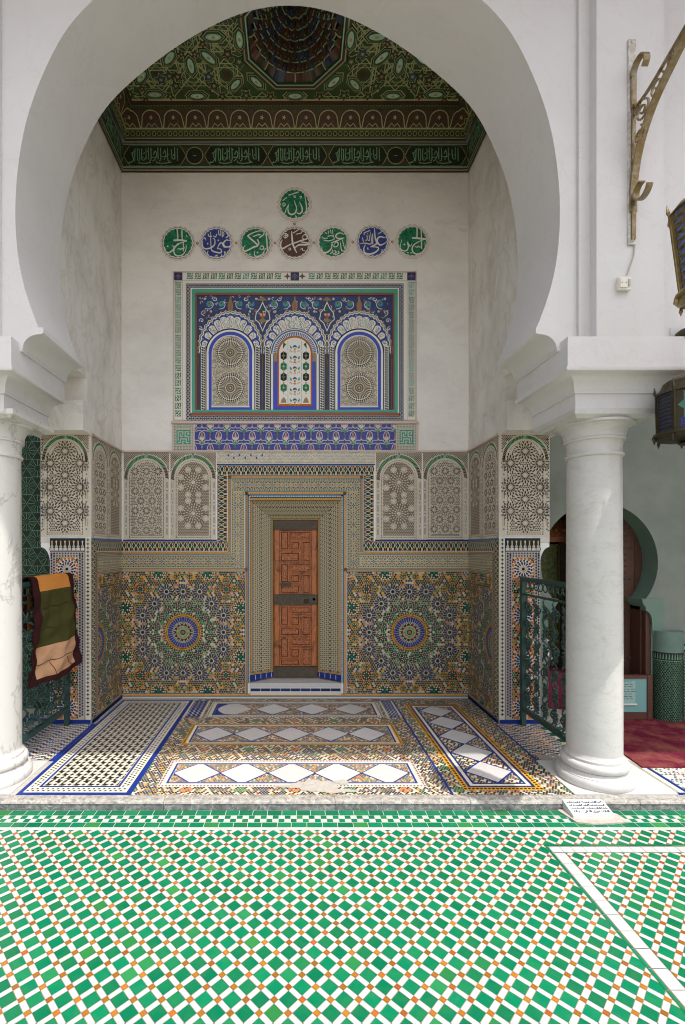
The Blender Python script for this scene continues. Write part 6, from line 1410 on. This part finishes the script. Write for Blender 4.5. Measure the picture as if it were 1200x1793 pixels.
# ================================================================== LANTERNS
def lantern(name, x, y, ztop, zbot, rad, label, dark, chain_to):
    t = thing(name, label, 'lantern', group='pierced metal lanterns hung at the right hand arch'); br_ = 'brass_dark' if dark else 'brass'; n = 8; h = ztop-zbot
    z1, z2, z3 = zbot+h*.16, zbot+h*(.66 if dark else .72), zbot+h*.78
    def rg(r, z, k, ph=R(22.5)): a = 2*math.pi*k/n+ph; return (x+r*math.cos(a), y+r*math.sin(a), z)
    r1, r2 = rad*(.97 if dark else .80), rad
    for k in range(n):
        mb = MB(); mb.tube([rg(r1, z1, k), rg(r2, z2, k)], .007, br_, 5); mb.tube([rg(r2, z2, k), rg(r2*1.03, z2+.02, k), rg(r2*1.05, z2+.055, k)], [.006, .009, .002], br_, 5); mb.build('corner_bar', t)
    gl = ['glass_teal', 'glass_green', 'glass_teal'] if dark else ['glass_rose', 'glass_blue', 'glass_green']
    for k in range(n):
        A, B, C, D = (Vector(rg(r1*.985, z1, k)), Vector(rg(r1*.985, z1, k+1)), Vector(rg(r2*.985, z2, k+1)), Vector(rg(r2*.985, z2, k))); nr = Vector(rg(1, 0, k+.5))-Vector((x, y, 0)); nr.z = 0; nr.normalize()
        P = Pat(lambda u, v, l: tuple((A.lerp(B, u)).lerp(D.lerp(C, u), v)+nr*(l*LZ*2)))
        if k % 2 == 0:                                  # pierced metal leaf with a star of glass
            P.rect(0, 0, 1, 1, br_, 0); P.star(.5, .62, .40, .22, 6, gl[0], 1)
            P.rect(.2, .06, .8, .30, gl[2] if not dark else 'paint_blue', 1)
            for i in range(4):
                for j in range(3): P.dia(.28+.15*i, .10+.08*j, .05, .03, br_, 2)
            if not dark: P.rect(.12, .80, .88, .95, 'glass_green', 1); P.rect(.1, .34, .9, .44, 'glass_amber', 1); P.disc(.5, .62, .20, 'glass_clear', 2, 12, 0, .11)
        else:
            P.rect(0, 0, 1, 1, gl[1] if not dark else 'paint_navy', 0)
            for i in range(10):
                P.line([(.0, i/10), (.5, i/10+.05), (1, i/10)], .045, br_, 2); P.line([(.0, i/10+.06), (.5, i/10+.01), (1, i/10+.06)], .03, br_, 2)
            P.rect(.0, 0, .14, 1, br_, 3); P.rect(.86, 0, 1, 1, br_, 3)
        P.build('pane', t)
    mb = MB(); mb.lathe([(r2*1.02, z2), (r2*.96, z2+.02), (r2*.90, z2+h*.08), (r2*.82, z2+h*.15), (r2*.66, z2+h*.20), (r2*.40, z2+h*.235), (.03, z2+h*.26), (.022, ztop), (.014, ztop+.03), (.020, ztop+.045), (.006, ztop+.06)] if dark else [(r2*1.02, z2), (r2*.96, z2+.02), (r2*.80, z2+h*.06), (r2*.62, z2+h*.09), (r2*.56, z2+h*.10), (r2*.56, z2+h*.14), (r2*.44, z2+h*.20), (r2*.20, z2+h*.25), (.022, ztop), (.014, ztop+.03), (.020, ztop+.045), (.006, ztop+.06)], x, y, br_, 16); mb.build('dome_cap', t, smooth=25)
    mb = MB(); mb.lathe([(r1*1.10, z1+.004), (r1*1.14, z1-.012), (r1*.98, z1-.03), (r1*.60, z1-h*.08), (r1*.34, z1-h*.11), (r1*.42, z1-h*.13), (.02, zbot)], x, y, br_, 16); mb.build('base_tray', t, smooth=25)
    for k in range(n):
        mb = MB(); p = Vector(rg(r1*1.08, z1-.012, k)); mb.tube([p, p+Vector((0, 0, -.02)), p+Vector((0, 0, -.045))], [.004, .010, .001], br_, 5); mb.build('drop', t)
    mb = MB(); c0 = ztop+.055; c1 = chain_to; m = max(2, int((c1-c0)/.035))
    for i in range(m):
        zc = c0+(c1-c0)*(i+.5)/m; hh = (c1-c0)/m*.62; mb.tube([(x+(.010*math.cos(a*.785) if i % 2 else 0), y+(0 if i % 2 else .010*math.cos(a*.785)), zc+hh*math.sin(a*.785)) for a in range(8)], .003, br_, 4, True)
    mb.build('chain', t); settle(t, (x, y, zbot)); return t
lantern('hanging_lantern', 1.985, 2.235, 3.28, 2.60, .205, 'brass lantern with coloured glass hanging in daylight from the wall bracket', False, 4.185)
lantern('hanging_lantern', 2.265, 2.745, 2.53, 2.085, .175, 'dark lantern with teal star cut-outs hanging lower, beside the right column capital', True, 5.615)

# ================================================================== INSCRIBED TABLET on the step
tb = thing('marble_tablet', 'small white inscribed marble tablet leaning on the kerb by the right column', 'tablet')
ta = lambda x, y, D: ((x-517)*D/845)
q = [(-.004, 2.848), (-.044, 2.752)]
xa0, xa1, xb0, xb1 = (987-517)*2.850/845, (1057-517)*2.850/845, (1005-517)*2.752/845, (1078-517)*2.752/845
A, B, C, D = Vector((xa0, 2.862, .010)), Vector((xa1, 2.862, .010)), Vector((xb1, 2.756, -.026)), Vector((xb0, 2.756, -.026))
mb = MB(); dn = Vector((0, 0, -.05)); mb.add([A, B, C, D, A+dn, B+dn, C+Vector((0, 0, -.02)), D+Vector((0, 0, -.02))], [(0, 3, 2, 1), (0, 1, 5, 4), (1, 2, 6, 5), (2, 3, 7, 6), (3, 0, 4, 7)], 'tablet'); mb.build('slab', tb)
P = Pat(lambda u, v, l: tuple((A.lerp(B, u)).lerp(D.lerp(C, u), v)+Vector((0, -.3, 1)).normalized()*(.0006+l*.0004)))
for r_ in range(4):
    y = .18+.20*r_
    pts = []
    for i in range(46):
        x = .06+.88*i/45; h = hsh(i, r_)
        if h > .72: P.line([(x, y+.005), (x+.004, y-.10)], .018, 'ink_blue', 1)
        if h < .80: P.line([(x, y+.02*hsh(i, 2, r_)), (x+.010, y+.045*hsh(i, 5, r_)), (x+.022, y)], .030, 'ink_blue', 1)
        if h < .3: P.dia(x, y-.06+.11*hsh(i, 9), .006, .014, 'ink_blue', 1)
for xx in (.09, .45): P.line([(xx, .06), (xx+.02, .03), (xx+.05, .05), (xx+.3, .045)], .012, 'ink_blue', 1)
P.build('inscription', tb); settle(tb, (1.68, 2.80, -.05))
mb = MB(); n = 30
mb.prism([(1.545+.0, 2.845), (1.56, 2.80), (1.585, 2.72), (1.66, 2.700), (1.78, 2.705), (1.885, 2.722), (1.87, 2.80), (1.80, 2.853), (1.60, 2.853)][::-1], 'z', -.0535, -.0415, 'mortar'); tag(mb.build('mortar_bed'), 'rough bed of mortar spread under the inscribed tablet', 'mortar')

# ================================================================== THE DOORWAY ON THE RIGHT
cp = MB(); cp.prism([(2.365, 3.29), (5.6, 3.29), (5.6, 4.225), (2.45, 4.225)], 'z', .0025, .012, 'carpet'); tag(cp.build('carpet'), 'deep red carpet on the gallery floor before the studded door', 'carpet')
sd_ = thing('studded_door', 'tall brown studded wooden door standing half open in the horseshoe doorway', 'door')
yd2 = DG_+.20
mb = MB(); mb.box(2.585, 3.26, yd2, yd2+.05, .02, 1.98, 'wood_brown'); LF = mb.build('leaf', sd_)
mb = MB()
for i in range(5): mb.box(2.60+.130*i, 2.60+.130*i+.123, yd2-.008, yd2-.0005, .03, 1.96, 'wood_brown')
mb.build('boards', LF)
mb = MB()
for z in (.50, .92, 1.22, 1.50, 1.68):
    for i in range(13): mb.ball((2.62+.05*i, yd2-.010, z), .0125, 'wood_dark', 6)
for i in range(26):
    for xx in (2.735, 3.03): mb.ball((xx, yd2-.010, .40+.055*i), .010, 'wood_dark', 6)
mb.build('studs', LF)
mb = MB(); mb.tube([(2.96+.03*math.cos(t*.6), yd2-.02, .86+.075*math.sin(t*.6)) for t in range(11)], .008, 'wood_dark', 6, True); mb.ball((2.96, yd2-.012, .93), .022, 'wood_dark', 6); mb.build('knocker', LF); 
mb = MB(); mb.box(3.085, 3.1225, DG_+.012, yd2-.012, .013, 1.00, 'wood_brown'); mb.box(3.07, 3.0845, DG_+.06, yd2-.012, .013, 1.00, 'wood_brown'); mb.build('door_frame', sd_); settle(sd_, (2.86, yd2, .02))
nb = thing('notice_stand', 'low wooden stand carrying a blue-green notice with faint lines of text', 'notice'); X0, X1 = 2.63, 3.06; yn = 4.20
mb = MB(); mb.box(X0-.02, X1, yn, yn+.012, .075, .365, 'paper_teal'); mb.build('board', nb)
mb = MB(); mb.box(X1+.002, X1+.045, yn-.008, yn+.03, .013, .40, 'wood_brown'); mb.box(X0-.06, X0-.022, yn-.008, yn+.03, .013, .40, 'wood_brown'); mb.box(X0-.0215, X1+.0015, yn-.006, yn+.03, .366, .395, 'wood_brown'); mb.box(X0-.0215, X1+.0015, yn-.004, yn+.03, .013, .074, 'wood_brown'); mb.build('wooden_frame', nb)
P = Pat(lambda u, v, l: (u, yn-.0015-l*.0006, v)); P.rect(X0+.02, .155, X1-.10, .345, 'paper_pale', 0)
for i in range(8):
    z = .335-.021*i; x = X0+.035
    while x < X1-.13: w = .012+.03*hsh(i, x); P.rect(x, z, x+w, z+.005, 'ink', 1); x += w+.010
P.build('sheet', nb); mb = MB(); mb.box(X0, X1-.09, yn-.012, yn-.001, .138, .149, 'plastic_white'); mb.build('clip_bar', nb); settle(nb, (2.84, yn, .013))
# what shows through the open half
cb = thing('glazed_cabinet', 'dark wooden cabinet with old green glass behind the open half of the doorway', 'cabinet'); yc_ = 4.78
mb = MB(); mb.box(2.225, 2.95, yc_, yc_+.35, .01, .34, 'wood_brown'); mb.build('base_box', cb)
mb = MB(); mb.box(2.24, 2.90, yc_+.02, yc_+.04, .44, 1.54, 'glass_old'); mb.build('glass', cb)
mb = MB()
for xx in (2.225, 2.625, 2.905): mb.box(xx, xx+.035, yc_-.01, yc_+.05, .342, 1.56, 'wood_dark')
for xx in (2.60, 2.665): mb.box(xx, xx+.014, yc_-.016, yc_-.0105, .40, 1.52, 'gold_dark')
mb.box(2.225, 2.94, yc_-.012, yc_+.05, .342, .44, 'wood_dark'); mb.build('glazing_frame', cb)
mb = MB(); mb.box(2.215, 2.97, yc_-.05, yc_+.2, 1.561, 1.61, 'wood_door'); mb.prism([(yc_-.05, 1.61), (yc_-.03, 1.66), (yc_+.05, 1.78), (yc_+.2, 1.85), (yc_+.2, 1.61)], 'x', 2.215, 2.97, 'wood_carved')
for i in range(9): mb.ball((2.25+.08*i, yc_-.02, 1.68), .022, 'wood_door', 6)
mb.build('cornice', cb); settle(cb, (2.58, yc_, 0))
be = thing('covered_bench', 'low bench draped in magenta cloth inside the doorway', 'bench'); mb = MB(); mb.prism([(4.50, .008), (4.485, .20), (4.50, .325), (4.52, .335), (4.76, .335), (4.765, .008)], 'x', 2.21, 2.58, 'cloth_magenta'); mb.build('cover', be, smooth=40)
mb = MB(); mb.box(2.22, 2.57, 4.53, 4.75, .008, .30, 'wood_dark'); mb.build('bench_frame', be); settle(be, (2.39, 4.62, 0))
ur = thing('metal_urn', 'small bright metal urn standing on the magenta cloth', 'urn'); mb = MB()
mb.lathe([(.030, .337), (.045, .345), (.034, .36), (.05, .40), (.062, .46), (.060, .54), (.040, .575), (.034, .60), (.05, .615), (.052, .63), (.038, .655), (.012, .68), (.016, .70), (.004, .715)], 2.375, 4.60, 'steel', 20); mb.build('body', ur, smooth=50)
mb = MB(); mb.tube([(2.375+.055, 4.60, .44), (2.375+.10, 4.59, .48), (2.375+.11, 4.585, .53)], [.010, .008, .006], 'steel', 6); mb.build('spout', ur, smooth=60); settle(ur, (2.375, 4.60, .337))
# tiled half round pier beside the doorway, and the dado further right
tp = thing('tiled_pier', 'rounded doorway pier wrapped in small dark green mosaic with a patterned top band', 'pier')
def cylf(u, v, l): a = math.pi+math.pi*u/.39; r = .125+l*LZ; return (3.262+r*math.cos(a), DG_+r*.85*math.sin(a), v)
P = Pat(cylf)
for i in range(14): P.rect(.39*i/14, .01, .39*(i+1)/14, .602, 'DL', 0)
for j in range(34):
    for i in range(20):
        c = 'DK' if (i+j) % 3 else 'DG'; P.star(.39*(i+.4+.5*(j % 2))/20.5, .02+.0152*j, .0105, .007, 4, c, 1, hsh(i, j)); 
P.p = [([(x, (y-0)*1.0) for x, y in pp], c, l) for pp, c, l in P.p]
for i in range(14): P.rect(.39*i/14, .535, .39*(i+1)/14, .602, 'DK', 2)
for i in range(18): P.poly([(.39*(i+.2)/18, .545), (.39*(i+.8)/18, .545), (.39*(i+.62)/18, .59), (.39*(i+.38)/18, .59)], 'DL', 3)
P.build('mosaic_skin', tp)
mb = MB(); prf = [(3.262+.124*math.cos(math.pi+math.pi*i/16), DG_-.001+.105*math.sin(math.pi+math.pi*i/16)) for i in range(17)]; mb.prism(prf, 'z', .0, .78, 'arch_green'); mb.build('core', tp, smooth=40); settle(tp, (3.262, DG_, 0))
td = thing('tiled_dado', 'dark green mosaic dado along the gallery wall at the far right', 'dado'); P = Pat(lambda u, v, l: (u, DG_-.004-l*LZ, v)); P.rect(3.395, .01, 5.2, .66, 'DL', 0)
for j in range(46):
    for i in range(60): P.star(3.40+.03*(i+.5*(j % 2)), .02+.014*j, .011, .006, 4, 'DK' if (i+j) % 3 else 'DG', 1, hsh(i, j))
P.rect(3.395, .60, 5.2, .66, 'DK', 2)
for i in range(60): P.rect(3.405+.03*i, .61, 3.422+.03*i, .645, 'DL', 3)
P.build('mosaic_field', td); settle(td, (4.2, DG_, 0))
# dark mosaic wall at the left
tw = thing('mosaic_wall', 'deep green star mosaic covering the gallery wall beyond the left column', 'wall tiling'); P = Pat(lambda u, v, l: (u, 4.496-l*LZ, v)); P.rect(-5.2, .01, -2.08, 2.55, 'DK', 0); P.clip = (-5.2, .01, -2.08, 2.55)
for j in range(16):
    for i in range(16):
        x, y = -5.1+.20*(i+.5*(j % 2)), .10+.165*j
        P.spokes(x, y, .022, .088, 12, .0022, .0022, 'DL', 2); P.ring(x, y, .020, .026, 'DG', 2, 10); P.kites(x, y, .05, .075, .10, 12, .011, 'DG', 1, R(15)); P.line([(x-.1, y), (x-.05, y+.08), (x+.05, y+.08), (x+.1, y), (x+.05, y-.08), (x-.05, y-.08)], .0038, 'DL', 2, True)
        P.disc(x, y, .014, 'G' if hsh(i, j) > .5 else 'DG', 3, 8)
P.build('mosaic_field', tw); settle(tw, (-3.6, 4.496, 0))
bw = thing('bowl', 'small dark domed bowl resting on the ledge above the right impost', 'bowl'); mb = MB(); mb.lathe([(.075, 2.743), (.072, 2.76), (.060, 2.785), (.040, 2.80), (.012, 2.808), (.010, 2.822), (.001, 2.826)], 2.335, 2.868, 'brass_dark', 20); mb.build('dome', bw, smooth=50); settle(bw, (2.335, 2.868, 2.742))
for o in list(bpy.data.objects):
    if 'home' in o: del o['home']
